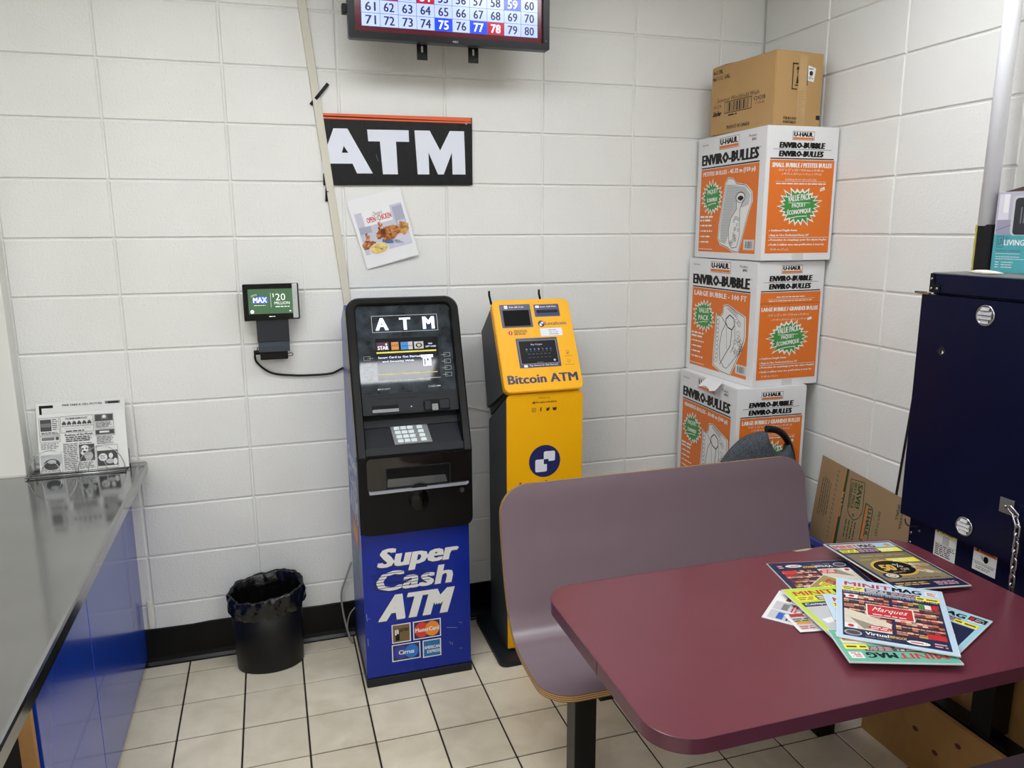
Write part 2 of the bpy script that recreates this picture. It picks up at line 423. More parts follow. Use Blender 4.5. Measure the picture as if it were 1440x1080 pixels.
# ------------------------------------------------------------------ left counter
M_BRUSH = mat('brushed_stainless', (158, 158, 158), .2, metal=1.0, noise=(6, .4, (140, 140, 141)))
_n = M_BRUSH.node_tree
_t = _n.nodes['Texture Coordinate']; _mp = _n.nodes.new('ShaderNodeMapping'); _mp.inputs['Scale'].default_value = (60, 1.2, 60)
_f = _n.nodes.new('ShaderNodeTexNoise'); _f.inputs['Scale'].default_value = 14; _f.inputs['Detail'].default_value = 3
_r = _n.nodes.new('ShaderNodeMapRange'); _r.inputs[3].default_value = .05; _r.inputs[4].default_value = .16
_n.links.new(_t.outputs['Object'], _mp.inputs['Vector']); _n.links.new(_mp.outputs[0], _f.inputs['Vector']); _n.links.new(_f.outputs['Fac'], _r.inputs[0]); _n.links.new(_r.outputs[0], _n.nodes['Principled BSDF'].inputs['Roughness'])
M_BLUELAM = mat('glossy_blue_laminate', (14, 62, 176), .2, coat=.25, spec=.75)
M_PLY = mat('plywood', (176, 132, 78), .6, noise=(8, .6, (140, 98, 52)), bump=(50, .2, .001))
ct = thing('service_counter', (.37, -1.0, 0), 'counter with stainless steel top and glossy blue front panels at the left', 'counter')
s = MB()
prof = [(-.62, .844), (.430, .844), (.437, .8415), (.440, .836), (.440, .806), (.437, .802), (.425, .802), (.425, .815), (.41, .820), (-.62, .820)]
# top in front of the pier, with a tongue reaching the back wall
s.loft([[(x, y, z) for x, z in prof] for y in (-2.35, -.066)], smooth=False)
s.loft([[(max(x, .056), y, z) for x, z in prof] for y in (-.0662, -.001)], smooth=False)
s.build('steel_worktop', M_BRUSH, ct)
s = MB(); s.box((.058, -.006, .844), (.43, -.0005, .850)); s.box((-.3, -.0715, .844), (.052, -.066, .849)); s.build('sealant_bead', mat('sealant', (205, 203, 196), .5), ct)
MB().box((.352, -.797, .035), (.37, -.003, .803), bev=.001).build('front_panel', M_BLUELAM, ct)
MB().box((.352, -1.310, .035), (.37, -.801, .803), bev=.001).build('front_panel', M_BLUELAM, ct)
MB().box((.336, -1.342, 0), (.366, -1.3245, .803), bev=.001).build('side_board', M_PLY, ct)
MB().box((-.5, -1.338, 0), (.336, -1.3245, .803)).build('void_shade_panel', M_BLK, ct)  # black panel standing in for the shade of the open space underneath
MB().box((-.5, -1.30, .0), (.33, -.07, .035)).build('plinth', M_BLK, ct)
MB().box((-.6, -2.33, 0), (-.55, -.07, .803)).build('back_board', M_BLK, ct)
MB().box((.352, -2.33, 0), (.366, -2.30, .803)).build('end_board', M_PLY, ct)
s = MB().box((.3885, -.012, .165), (.402, -.001, .275), bev=.002); o = s.build('wall_plate', mat('ivory_plastic', (226, 224, 214), .4)); origin_to(o, (.395, -.001, .22)); tag(o, 'small white wall plate squeezed beside the blue counter front', 'wall plate')

# ------------------------------------------------------------------ wire rack with papers
rk = thing('wire_rack', (.22, -.07, .8442), 'small wire paper rack on the steel counter end', 'rack')
W3 = .0016
def arc(cx, w, h, y, z0, n=18): return [(cx - w * math.cos(PI * i / n), y + .012 * math.sin(PI * i / n), z0 + h * math.sin(PI * i / n)) for i in range(n + 1)]
for nm, cx, ww, hh in (('front_hoop', .145, .077, .088), ('front_hoop', .305, .077, .090)):
    MB().tube(arc(cx, ww, hh, -.107, .850), W3, n=6).build(nm, M_STEEL, rk)
for cx in (.142, .292): MB().tube(arc(cx, .031, .048, -.109, .850), .0013, n=6).build('small_hoop', M_STEEL, rk)
s = MB()
for y in (-.112, -.088, -.06, -.03, -.012): s.tube([(.066, y, .849), (.384, y, .849)], .0018, n=6)
for x in (.068, .382): s.tube([(x, -.115, .849), (x, -.008, .849), (x, -.005, .90)], .0018, n=6)
s.tube([(.062, -.118, .850), (.388, -.118, .850)], .0024, n=6)
s.build('wire_base', M_STEEL, rk)
M_PAPER = mat('newsprint', (226, 226, 224), .8)
def paper(cornersBL, BR, TR, TL, name, label, cat, group=None, th=.0012, m=M_PAPER):
    BL = Vector(cornersBL); BR = Vector(BR); TR = Vector(TR); TL = Vector(TL); n = (BR - BL).cross(TL - BL).normalized()
    s = MB(); s.loft([[BL - n * th, BR - n * th, TR - n * th, TL - n * th], [BL, BR, TR, TL]], smooth=False)
    t = thing(name, BL, label, cat, group); s.build('sheets', m, t); return t, BL, (BR - BL), (TL - BL)
t2, o_, u_, v_ = paper((.096, -.046, .853), (.386, -.046, .853), (.386, -.010, 1.098), (.096, -.012, 1.092), 'newspaper', 'free newspaper standing behind the front one in the wire rack', 'newspaper')
p = PR(o_, u_, v_)
p.text('FREE TAKE A CELL PICTURE', .085, .228, .215, .235, K_BLACK, bold=.03); p.rect(.01, .17, .018, .232, K_BLACK); p.rect(.01, .224, .055, .234, K_BLACK)
p.rect(.225, .228, .275, .238, K_GREY); p.rect(.235, .229, .270, .235, K_BLACK, 1); p.dashes(.006, .05, .016, .16, 8, K_GREY)
p.build('printed_page', t2)
t1, o_, u_, v_ = paper((.104, -.088, .853), (.392, -.088, .853), (.390, -.052, 1.062), (.106, -.056, 1.060), 'newspaper', 'black and white free newspaper with a dog photo, front of the rack', 'newspaper', th=.006)
p = PR(o_, u_, v_); W_, H_ = .286, .21
def ad(x0, y0, x1, y1): p.frame(x0, y0, x1, y1, .0009, K_BLACK, 1)
ad(.006, .135, .070, .198); p.rect(.010, .150, .045, .192, K_DGREY); p.rect(.012, .165, .043, .178, K_GREY, 1); p.dashes(.048, .152, .066, .194, 6, K_GREY, seed=2); p.dashes(.012, .138, .066, .147, 2, K_BLACK, seed=3)
ad(.006, .110, .070, .132); p.rect(.012, .117, .052, .128, K_GREY); p.rect(.056, .117, .066, .128, K_DGREY); p.dashes(.008, .085, .068, .108, 4, K_GREY, seed=4)
p.rect(.008, .030, .070, .062, K_LGREY); p.disc(.039, .030, .026, K_DGREY, 1, ry=.020); p.disc(.039, .040, .014, K_LGREY, 2, ry=.007); p.dashes(.008, .004, .070, .026, 4, K_GREY, seed=5)
p.frame(.006, .002, .072, .064, .0009, K_GREY)
ad(.074, .140, .180, .200); p.text('PG BARGAIN POST', .092, .187, .162, .194, K_BLACK, bold=.03)
for i in range(6):
    x = .079 + i * .0163; p.rect(x, .170, x + .013, .176, K_DGREY, 1); p.rect(x + .003, .176, x + .010, .181, K_DGREY, 1); p.disc(x + .003, .170, .002, K_BLACK, 2, n=8); p.disc(x + .010, .170, .002, K_BLACK, 2, n=8)
p.text('The Little Coffee Page Created For You', .078, .160, .178, .166, K_BLACK, bold=.01); p.text('This is Your Paper to Contact', .086, .152, .170, .157, K_GREY); p.dashes(.09, .142, .165, .149, 1, K_BLACK, seed=6)
p.text('Business of the Month', .086, .128, .176, .136, K_BLACK, bold=.03); p.dashes(.088, .106, .172, .126, 3, K_BLACK, seed=7, ragged=.1)
p.dashes(.078, .004, .126, .102, 15, K_GREY, seed=8, ragged=.1); p.dashes(.130, .096, .178, .102, 1, K_GREY, seed=9)
p.rect(.128, .034, .178, .094, K_DGREY); p.disc(.147, .072, .017, K_WHITE, 1, ry=.019); p.disc(.158, .052, .014, K_LGREY, 1, ry=.017); p.disc(.141, .078, .003, K_BLACK, 2, n=8); p.disc(.152, .079, .003, K_BLACK, 2, n=8); p.disc(.145, .067, .005, K_BLACK, 2, ry=.0035, n=10); p.disc(.133, .075, .005, K_GREY, 2, ry=.010); p.disc(.162, .074, .005, K_GREY, 2, ry=.011); p.rect(.148, .034, .166, .040, K_LGREY, 1)
p.dashes(.126, .006, .178, .030, 4, K_GREY, seed=10)
ad(.184, .150, .246, .200); p.rect(.186, .175, .244, .198, K_DGREY); p.rect(.206, .180, .226, .195, K_GREY, 1); p.disc(.216, .190, .006, K_WHITE, 2, n=12); p.dashes(.188, .152, .242, .172, 4, K_GREY, seed=11)
p.rect(.186, .126, .246, .142, K_DGREY); p.rect(.198, .131, .230, .138, K_WHITE, 1); ad(.184, .122, .248, .145); p.dashes(.188, .090, .246, .120, 5, K_GREY, seed=12)
p.rect(.186, .010, .252, .066, K_DGREY, 0); p.disc(.204, .042, .014, K_WHITE, 1); p.dashes(.195, .036, .213, .050, 3, K_GREY, l=2, seed=13); p.disc(.230, .046, .007, K_WHITE, 1, ry=.010); p.disc(.226, .026, .013, K_LGREY, 1, ry=.009); p.disc(.244, .024, .007, K_WHITE, 1, ry=.012); ad(.184, .002, .254, .086)
p.build('printed_page', t1)

# ------------------------------------------------------------------ cash machine (blue and black)
at = thing('cash_machine', (1.387, -.21, 0), 'blue and black cash machine with a Super Cash ATM front', 'cash machine')
M_ATMBLUE = mat('blue_gloss_vinyl', (10, 40, 150), .22, spec=.35, noise=(3, .5, (12, 36, 130)))
M_ATMSIDE = mat('blue_side_vinyl', (34, 56, 146), .3, coat=.1, spec=.6)
M_FAS = mat('black_textured_plastic', (15, 14, 15), .35, spec=.2)
M_GREYP = mat('charcoal_plastic', (29, 31, 37), .42, spec=.3); M_DGP = mat('dark_recess', (6, 6, 8), .5, spec=.2)
SO = Vector((1.183, -.445, .90)); SU = Vector((1, 0, 0)); SV = Vector((0, .337, .9415)).normalized(); SN = SU.cross(SV)
def S(u, v, n=0): return SO + SU * u + SV * v + SN * n
side = [(-.405, .03), (-.405, .895), (-.365, .90), (-.185, 1.415), (-.150, 1.425), (-.012, 1.352), (-.012, .03)]
MB().prism(side, (1.1865, 0, 0), (0, 1, 0), (0, 0, 1), (1, 0, 0), .4005, bev=.003).build('body', M_ATMSIDE, at)
MB().box((1.1835, -.428, 0), (1.592, -.01, .032), bev=.003).build('base_plinth', M_GREYP, at)
MB().box((1.188, -.4195, .033), (1.5875, -.405, .612), bev=.002).build('front_panel', M_ATMBLUE, at)
for x in (1.1855, 1.5845): MB().box((x, -.4225, .033), (x + .005, -.404, .612)).build('panel_trim', M_ATMBLUE, at)
p = PR((1.185, -.4196, 0), (1, 0, 0), (0, 0, 1)); WH = K_WHITE; SHD = ink('shadow_navy', (14, 24, 92)); BASEB = M_ATMBLUE
for dx, dz, m_, l_ in ((-.006, -.006, SHD, 0), (0, 0, WH, 1)):
    p.text('Super', .047 + dx, .452 + dz, .372 + dx, .548 + dz, m_, l_, bold=.055, shear=.25)
    p.text('Cash', .040 + dx, .380 + dz, .350 + dx, .458 + dz, m_, l_, bold=.055, shear=.22)
    p.text('ATM', .050 + dx, .260 + dz, .346 + dx, .362 + dz, m_, l_, bold=.075, shear=.3)
for i, z in enumerate((.3925, .404, .4155, .427, .4385, .449)): p.rect(.030, z, .250 if i > 0 else .2, z + .0026, SHD, 2)
p.flush('front_lettering', at)
def card(x0, y0, x1, y1, bg): p.flush('card_logo', at); p.rect(x0, y0, x1, y1, WH, 1); p.rect(x0 + .004, y0 + .004, x1 - .004, y1 - .004, bg, 2)
card(.099, .163, .171, .240, ink('gold_brown', (116, 94, 58))); p.text('Interac', .110, .204, .165, .222, K_BLACK, 3, bold=.02, rise=.1); p.rect(.113, .172, .128, .205, K_BLACK, 3); p.rect(.111, .196, .117, .218, WH, 4); p.rect(.119, .200, .125, .218, WH, 4)
card(.180, .164, .288, .240, K_NAVY); p.disc(.214, .202, .028, ink('mc_red', (216, 60, 38)), 3, ry=.031); p.disc(.254, .202, .028, ink('mc_orange', (240, 140, 50)), 4, ry=.031); p.text('MasterCard', .188, .194, .280, .211, WH, 5, bold=.045)
card(.097, .087, .206, .157, K_NAVY); p.disc(.130, .122, .026, ink('c_blue', (50, 60, 150)), 3, ry=.028); p.disc(.172, .122, .026, ink('c_cyan', (36, 116, 206)), 4, ry=.028); p.text('Cirrus', .122, .113, .182, .131, WH, 5, bold=.045)
card(.215, .083, .287, .156, ink('amex_blue', (24, 110, 170))); p.text('AMERICAN', .220, .118, .282, .131, WH, 3, bold=.03); p.text('EXPRESS', .232, .100, .284, .113, WH, 3, bold=.03)
p.flush('card_logo', at)
for a, b in (((.31, .195), (.35, .188)), ((.36, .21), (.372, .205)), ((.32, .135), (.326, .122)), ((.33, .13), (.333, .118)), ((.36, .10), (.37, .097)), ((.008, .30), (.010, .27)), ((.009, .2), (.010, .17)), ((.014, .28), (.02, .278))): p.line([a, b], .0011, K_LGREY, 1)
p.build('scratches', at)
# left side decals (u runs from the wall towards the front)
p = PR((1.1862, 0, 0), (0, -1, 0), (0, 0, 1)); K_FADE = ink('faded_white', (190, 196, 208)); K_OCH = ink('ochre_tag', (196, 152, 70))
p.poly([(.17, 1.31), (.33, 1.20), (.395, 1.00), (.23, 1.10)], K_DGREY, 0); p.poly([(.18, 1.29), (.325, 1.19), (.385, 1.015), (.24, 1.10)], K_OCH, 1); p.poly([(.23, 1.22), (.30, 1.17), (.34, 1.07), (.27, 1.12)], K_DGREY, 2)
p.text('Super', .05, .79, .39, .87, K_FADE, 1, bold=.05, shear=.25); p.text('Cash', .05, .72, .36, .785, K_FADE, 1, bold=.05, shear=.2); p.text('ATM', .06, .61, .36, .71, K_FADE, 1, bold=.07, shear=.25)
p.rect(.14, .51, .32, .60, ink('orange_logo', (214, 120, 60)), 1); p.rect(.17, .53, .28, .58, K_OCH, 2); p.dashes(.12, .34, .30, .48, 4, ink('green_text', (120, 170, 140)), 1, seed=4)
p.build('side_lettering', at)
# lower black fascia
q = rrect(0, .612, .418, .912, .03, corners=(1, 1, 0, 0)); s = MB(); s.prism(q, (1.183, -.445, 0), (1, 0, 0), (0, 0, 1), (0, 1, 0), .05, bev=.004); s.build('cash_fascia', M_FAS, at)
M_SMOKE = mat('smoked_gloss', (20, 17, 18), .06, spec=.6)
s = MB(); fr = rrect(.030, .786, .398, .905, .014); ho = rrect(.098, .790, .331, .864, .004)
def ringpanel(outer, inner, o, U, V, N, d, m=None, chamf=.0):
    o = Vector(o); U = Vector(U); V = Vector(V); N = Vector(N); P = lambda l, n: [o + U * u + V * v + N * n for u, v in l]
    s = MB(); s.loft([P(outer, 0), P(outer, d), P(inner, d), P(inner, 0)], smooth=False, closed_loop=True); return s
ringpanel(fr, ho, (1.183, -.4452, 0), (1, 0, 0), (0, 0, 1), (0, -1, 0), .009).build('smoked_surround', M_SMOKE, at)
s = MB(); s.prism([(.036, .776), (.392, .780), (.400, .788), (.034, .785)], (1.183, -.4455, 0), (1, 0, 0), (0, 0, 1), (0, -1, 0), .020); s.build('clear_lip', mat('clear_acrylic_edge', (150, 152, 162), .15, spec=.8), at)
MB().box((1.183 + .098, -.4462, .79), (1.183 + .331, -.4452, .865)).build('cash_slot', M_DGP, at)
t_ = ringpanel(rrect(.096, .788, .333, .867, .004), rrect(.1, .792, .329, .863, .003), (1.183, -.4542, 0), (1, 0, 0), (0, 0, 1), (0, -1, 0), .0015); t_.build('slot_frame', M_GREYP, at)
s = MB(); s.prism([(.100, .792), (.322, .794), (.314, .822), (.104, .824)], (1.183, -.4463, 0), (1, 0, 0), (0, 0, 1), (0, -1, 0), .004)
for x in (.118, .140, .276, .296): s.box((1.183 + x, -.453, .794), (1.1845 + x, -.450, .820))
s.build('slot_flap', mat('clear_flap', (74, 76, 78), .2, spec=.8), at)
s = MB(); rg = []
for k in range(9):   # half-dome finger scoop
    a = k / 8 * PI / 2; w_ = .037 * math.sin(a) + .0006; rg.append([(1.183 + .2165 + w_ * math.cos(2 * PI * j / 24), -.446 - .013 * math.cos(a), .738 + (w_ * 1.25) * math.sin(2 * PI * j / 24)) for j in range(24)])
s.loft(rg[::-1], cap=True); s.build('finger_scoop', M_BLKG, at)
s = MB(); s.prism(rrect(.180, .733, .253, .783, .012, corners=(0, 0, 1, 1)), (1.183, -.446, 0), (1, 0, 0), (0, 0, 1), (0, -1, 0), .006); s.prism([(.188 + .0285 + .03 * math.cos(a * PI / 10), .783 + .018 * math.sin(a * PI / 10)) for a in range(11)], (1.183, -.456, 0), (1, 0, 0), (0, 0, 1), (0, -1, 0), .006); s.build('scoop_top', M_BLK, at)
s = MB(); s.cyl((1.558, -.4455, .757), (1.558, -.452, .757), .0135, n=24); s.build('lock_ring', M_BLK, at)
s = MB(); s.cyl((1.558, -.4455, .757), (1.558, -.455, .757), .0088, n=24); lk = s.build('lock', M_STEEL, at); MB().box((1.5565, -.4565, .751), (1.5595, -.4549, .763)).build('keyhole', M_DGP, lk)
# upper housing
out = rrect(.0, .0, .420, .594, .052, n=8, corners=(0, 0, 1, 1)); inn = rrect(.034, .010, .387, .566, .026, n=8, corners=(0, 0, 1, 1)); inn2 = rrect(.030, .006, .391, .571, .03, n=8, corners=(0, 0, 1, 1))
P = lambda l, n: [S(u, v, n) for u, v in l]
osm = rrect(.006, .004, .414, .588, .050, n=8, corners=(0, 0, 1, 1))
s = MB(); s.loft([P(out, -.072), P(out, -.008), P(osm, 0), P(inn2, 0), P(inn, -.006), P(inn, -.072)], smooth=False, closed_loop=True); s.build('bezel', M_BLKMET, at)
MB().prism(inn, S(0, 0, -.074), SU, SV, SN, .006).build('housing_back', M_DGP, at)
M_SCR = mat('smudged_screen_glass', (24, 30, 37), .035, noise=(22, .7, (66, 78, 88)), spec=.6)
MB().prism(rrect(.035, .237, .386, .565, .02, corners=(0, 0, 1, 1)), S(0, 0, -.07), SU, SV, SN, .052).build('screen_glass', M_SCR, at)
p = PR(S(0, 0, -.018), SU, SV); EM = ink('lit_white', (225, 232, 255), emit=(205, 215, 255), es=.75); EY = ink('lit_yellow', (200, 190, 70), emit=(190, 180, 80), es=.35)
p.frame(.092, .464, .338, .527, .0016, K_LGREY, 1)
p.text('A', .105, .472, .153, .518, EM, 1, bold=.05); p.text('T', .194, .471, .236, .517, EM, 1, bold=.05); p.text('M', .281, .471, .326, .518, EM, 1, bold=.05)
LCD = ink('lcd_dark', (14, 14, 20), .05, emit=(30, 32, 46), es=.2)
p.rect(.100, .284, .331, .441, LCD, 0); p.rect(.100, .284, .331, .286, K_LGREY, 1)
p.rect(.103, .3975, .148, .427, ink('maroon', (80, 26, 40)), 1); p.text('STAR', .107, .399, .146, .413, EM, 2, bold=.02); p.star(.139, .419, .005, .005, EM, 2, n=5, k=.45)
p.rect(.157, .397, .184, .426, K_TAN, 1); p.rect(.157, .397, .184, .426, ink('amber', (204, 138, 70)), 2); p.text('PULSE', .159, .408, .182, .416, K_BLACK, 3, rise=.1)
p.rect(.192, .396, .220, .425, ink('sky', (50, 130, 200)), 1); p.rect(.220, .396, .236, .425, K_LGREY, 1); p.rect(.194, .409, .234, .411, K_NAVY, 2)
p.rect(.242, .397, .277, .424, K_LGREY, 1); p.disc(.2595, .410, .012, K_BLACK, 2, ry=.009); p.disc(.2595, .410, .007, K_TAN, 3, ry=.006)
p.text('YES!', .294, .412, .310, .417, EM, 2); p.text('GIFT CARD', .284, .401, .324, .407, EM, 2)
p.rect(.101, .385, .323, .391, EY, 1)
p.text('Insert Card to Get Started', .107, .366, .262, .374, EM, 1, bold=.02); p.text('and Security With', .120, .350, .236, .358, EM, 1, bold=.02)
p.rect(.264, .362, .309, .373, EM, 1); p.rect(.269, .365, .304, .3665, K_NAVY, 2); p.rect(.270, .331, .301, .364, EM, 1); p.rect(.285, .350, .291, .359, K_NAVY, 2); p.rect(.274, .335, .279, .358, K_GREY, 2)
p.rect(.101, .3055, .321, .308, EY, 1)
for i in range(4):
    v = .366 - i * .025; p.frame(.350, v - .004, .374, v + .011, .0009, K_LGREY, 1); p.rect(.340, v + .003, .360, v + .004, K_LGREY, 1); p.frame(.053, v - .004, .077, v + .011, .0009, K_LGREY, 1); p.rect(.066, v + .003, .088, v + .004, K_LGREY, 1)
p.text('RECEIPT', .103, .2505, .141, .256, K_LGREY, 1); p.rect(.095, .2505, .101, .256, K_LGREY, 1); p.text('CARD', .281, .250, .309, .257, K_LGREY, 1); p.dashes(.312, .250, .331, .257, 1, K_LGREY)
p.build('screen_print', at)
s = MB(); s.prism(rrect(.035, .160, .388, .237, .004), S(0, 0, -.07), SU, SV, SN, .055, bev=.0012); s.build('reader_panel', M_GREYP, at)
p = PR(S(0, 0, -.015), SU, SV)
for u in (.078, .156, .265, .344): p.rect(u, .196, u + .0012, .230, K_BLACK, 0)
p.frame(.042, .165, .384, .231, .001, K_BLACK, 0); p.text('RECEIPT', .094, .214, .140, .220, K_BLACK, 1); p.dashes(.166, .214, .258, .220, 1, K_BLACK, seed=2); p.text('CARD', .292, .216, .312, .221, K_BLACK, 1)
p.disc(.211, .183, .005, K_BLACK, 1); p.disc(.211, .183, .003, K_LGREY, 2, n=10); p.rect(.207, .193, .209, .198, K_BLACK, 1); p.rect(.213, .193, .215, .198, K_BLACK, 1); p.build('reader_print', at)
s = MB(); s.prism(rrect(.068, .167, .163, .179, .003), S(0, 0, -.015), SU, SV, SN, .010); s.build('receipt_lip', mat('satin_grey', (120, 122, 126), .3, metal=.6), at)
MB().prism(rrect(.067, .179, .164, .1935, .002), S(0, 0, -.015), SU, SV, SN, .0015).build('receipt_slot', M_DGP, at)
cr = MB(); cr.prism(rrect(.256, .162, .354, .203, .006), S(0, 0, -.015), SU, SV, SN, .006); cr = cr.build('card_reader', M_BLKG, at)
s = MB(); s.prism(rrect(.259, .167, .280, .198, .004), S(0, 0, -.009), SU, SV, SN, .008); s.prism(rrect(.314, .168, .350, .199, .004), S(0, 0, -.009), SU, SV, SN, .008); s.build('card_guide', M_GREYP, cr)
MB().prism(rrect(.286, .162, .308, .186, .003), S(0, 0, -.009), SU, SV, SN, .006).build('card_tongue', mat('worn_grey', (130, 130, 132), .35), cr)
# keypad shelf
A0 = S(0, .038, -.006); A1 = S(0, .120, -.056); KV = (A1 - A0).normalized(); KN = SU.cross(KV); KL = (A1 - A0).length
s = MB(); s.prism([(.036, 0), (.386, 0), (.386, KL), (.036, KL)], A0, SU, KV, -KN, .02); s.build('keypad_shelf', M_GREYP, at)
s = MB(); s.prism([(.030, .011), (.391, .011), (.391, .040), (.030, .040)], S(0, 0, -.03), SU, SV, SN, .026, bev=.001); s.build('shelf_lip', M_GREYP, at)
s = MB(); s.prism([(.036, .118), (.386, .118), (.386, .143), (.036, .143)], S(0, 0, -.062), SU, SV, SN, .012); s.build('back_ridge', M_GREYP, at)
p = PR(S(0, 0, -.05), SU, SV)
for u0 in (.066, .074, .082, .312, .320, .328):
    p.rect(u0, .126, u0 + .0025, .130, K_BLACK, 0); p.rect(u0, .133, u0 + .0025, .137, K_BLACK, 0)
p.build('ridge_vents', at)
p = PR(A0, SU, KV, lift=.0003); p.frame(.048, KL * .10, .112, KL * .72, .0008, K_BLACK, 0); p.frame(.298, KL * .10, .362, KL * .72, .0008, K_BLACK, 0); p.build('shelf_outline', at)
s = MB(); s.prism([(.139, KL * .10), (.276, KL * .10), (.268, KL * .95), (.132, KL * .95)], A0, SU, KV, KN, .003); kp = s.build('keypad', M_GALV, at)
kme = None; M_KEY = mat('key_pale', (214, 222, 226), .3)
for r in range(4):
    for c in range(4):
        y = KL * (.16 + r * .2); x = .151 - r * .0025 + c * .0245 + (.011 if c == 3 else 0)
        s = MB(); s.prism(rrect(x, y, x + .0205, y + KL * .15, .002, n=2), A0 + KN * .003, SU, KV, KN, .003); k = s.build('key', M_KEY, kp)
s = MB(); s.tube([(1.185 + .07, -.16, 1.437), (1.185 + .25, -.16, 1.437)], .004); s.build('top_ridge', M_DGP, at)

# ------------------------------------------------------------------ yellow crypto machine
by = thing('cash_machine', (1.91, -.24, 0), 'yellow and grey Bitcoin ATM kiosk on a dark base plate', 'cash machine')
M_YEL = mat('yellow_powdercoat', (242, 176, 6), .42, spec=.3); M_KGREY = mat('grey_powdercoat', (62, 65, 67), .45, spec=.3); M_SLATE = mat('slate_base', (28, 33, 38), .5, spec=.3)
s = MB(); s.prism(rrect(1.703, -.455, 2.125, -.045, .03), (0, 0, 0), (1, 0, 0), (0, 1, 0), (0, 0, 1), .018, bev=.002); s.build('base_plate', M_SLATE, by)
s = MB(); s.prism([(-.366, .019), (-.366, 1.062), (-.350, 1.066), (-.112, .930), (-.112, .019)], (1.7595, 0, 0), (0, 1, 0), (0, 0, 1), (1, 0, 0), .306, bev=.002); s.build('pedestal', M_KGREY, by)
s = MB(); s.prism(rrect(1.757, .032, 2.069, 1.0835, .02, corners=(0, 0, 1, 1)), (0, -.3665, 0), (1, 0, 0), (0, 0, 1), (0, -1, 0), .0085, bev=.0015); s.build('front_panel', M_YEL, by)
TO = Vector((1.755, -.385, 1.10)); TU = Vector((1, 0, 0)); TV = Vector((0, .185, .33)).normalized(); TN = TU.cross(TV)
def T(u, v, n=0): return TO + TU * u + TV * v + TN * n
s = MB(); s.prism(rrect(-.006, -.006, .314, .377, .024, n=6), T(0, 0, -.034), TU, TV, TN, .034, bev=.003); s.build('head_panel', M_YEL, by)
s = MB(); hp = [(-.362 + .02, 1.088), (-.174, 1.402), (-.020, 1.285), (-.100, .975)]; s.prism(hp, (1.7565, 0, 0), (0, 1, 0), (0, 0, 1), (1, 0, 0), .305, bev=.002); s.build('head_housing', M_KGREY, by)
s = MB(); s.prism([(-.355, 1.078), (-.345, 1.088), (-.104, .978), (-.118, .948)], (1.766, 0, 0), (0, 1, 0), (0, 0, 1), (1, 0, 0), .29); s.build('head_bracket', M_BLK, by)
for x in (1.757, 1.965):
    s = MB(); s.tube([(x, -.175, 1.41), (x - .004, -.16, 1.445), (x - .006, -.165, 1.462)], .0045, n=8); s.build('mounting_prong', M_DGP, by)
p = PR(T(0, 0), TU, TV); NV = ink('kiosk_navy', (34, 38, 82), .35); IW = ink('icon_white', (226, 228, 238))
p.poly(rrect(.022, .258, .149, .356, .004), NV, 0); p.rect(.030, .262, .143, .333, K_DGREY, 1); p.rect(.033, .265, .140, .331, ink('scanner_black', (10, 11, 12), .5, spec=.1), 2)
p.poly(rrect(.041, .338, .055, .352, .003), IW, 1); p.text('Scan QR Code', .062, .3405, .122, .348, IW, 1, bold=.02)
p.flush('scanner_window', by); p.poly(rrect(.163, .300, .269, .353, .004), NV, 0); p.rect(.172, .316, .261, .329, K_BLACK, 1); p.rect(.172, .305, .261, .315, ink('slot_blue', (26, 44, 104)), 1)
p.poly(rrect(.170, .338, .186, .348, .002), IW, 1); p.text('Insert Cash Here', .190, .3395, .258, .346, IW, 1, bold=.02)
p.flush('cash_inlet', by)
def logo(cx, cz, r, l=0, k=1.):
    p.disc(cx, cz, r, ink('logo_navy', (28, 34, 92)), l, n=36); g = r * .36
    p.poly(rrect(cx - .06 * r, cz - .02 * r, cx + .66 * r, cz + .60 * r, r * .1), IW, l + 1); p.poly(rrect(cx - .60 * r, cz - .66 * r, cx + .14 * r, cz + .12 * r, r * .1), IW, l + 1)
    p.rect(cx - .06 * r, cz - .2 * r, cx + .24 * r, cz + .12 * r, ink('logo_navy', (0, 0, 0)), l + 2)
logo(.1835, .270, .0135); p.text('Localcoin', .199, .2635, .288, .278, ink('kiosk_navy', (0, 0, 0)), 1, bold=.02)
p.disc(.051, .236, .0085, K_RED, 1); p.rect(.0498, .231, .0522, .241, IW, 2); p.dashes(.066, .226, .121, .248, 4, K_BROWN, seed=3); p.frame(.036, .222, .128, .252, .0006, K_TAN, 0)
p.poly(rrect(.174, .218, .265, .250, .003), IW, 1); p.text('Need help?', .210, .239, .240, .245, K_BLACK, 2, bold=.02); p.text('Scan or call', .210, .232, .246, .238, K_BLACK, 2); p.dashes(.210, .222, .258, .229, 2, K_GREY, l=2)
p.flush('head_labels', by); p.poly(rrect(.067, .090, .237, .212, .003), NV, 0); p.rect(.074, .104, .231, .203, K_GREY, 1); DS = ink('kiosk_screen', (12, 13, 17), .4, emit=(26, 29, 36), es=.2, spec=.15); p.rect(.077, .107, .228, .200, DS, 2)
p.text('Buy Crypto', .126, .180, .172, .188, IW, 3)
rn = random.Random(3)
for i in range(7): p.disc(.105 + i * .0165, .165, .004, rn.choice((K_GREY, K_DGREY, K_BLUE)), 3, n=10); p.rect(.101 + i * .0165, .155, .109 + i * .0165, .157, K_DGREY, 3)
for i in range(6): p.rect(.108 + i * .0165, .144, .118 + i * .0165, .147, K_DGREY, 3); p.rect(.108 + i * .0165, .130, .118 + i * .0165, .132, K_DGREY, 3)
p.disc(.213, .117, .0045, K_LGREY, 3, n=12); p.rect(.14, .110, .165, .1115, K_GREY, 3)
p.poly(rrect(.084, .092, .100, .102, .003), IW, 1); p.text('Tap Screen to Get Started', .106, .094, .222, .102, IW, 1, bold=.02)
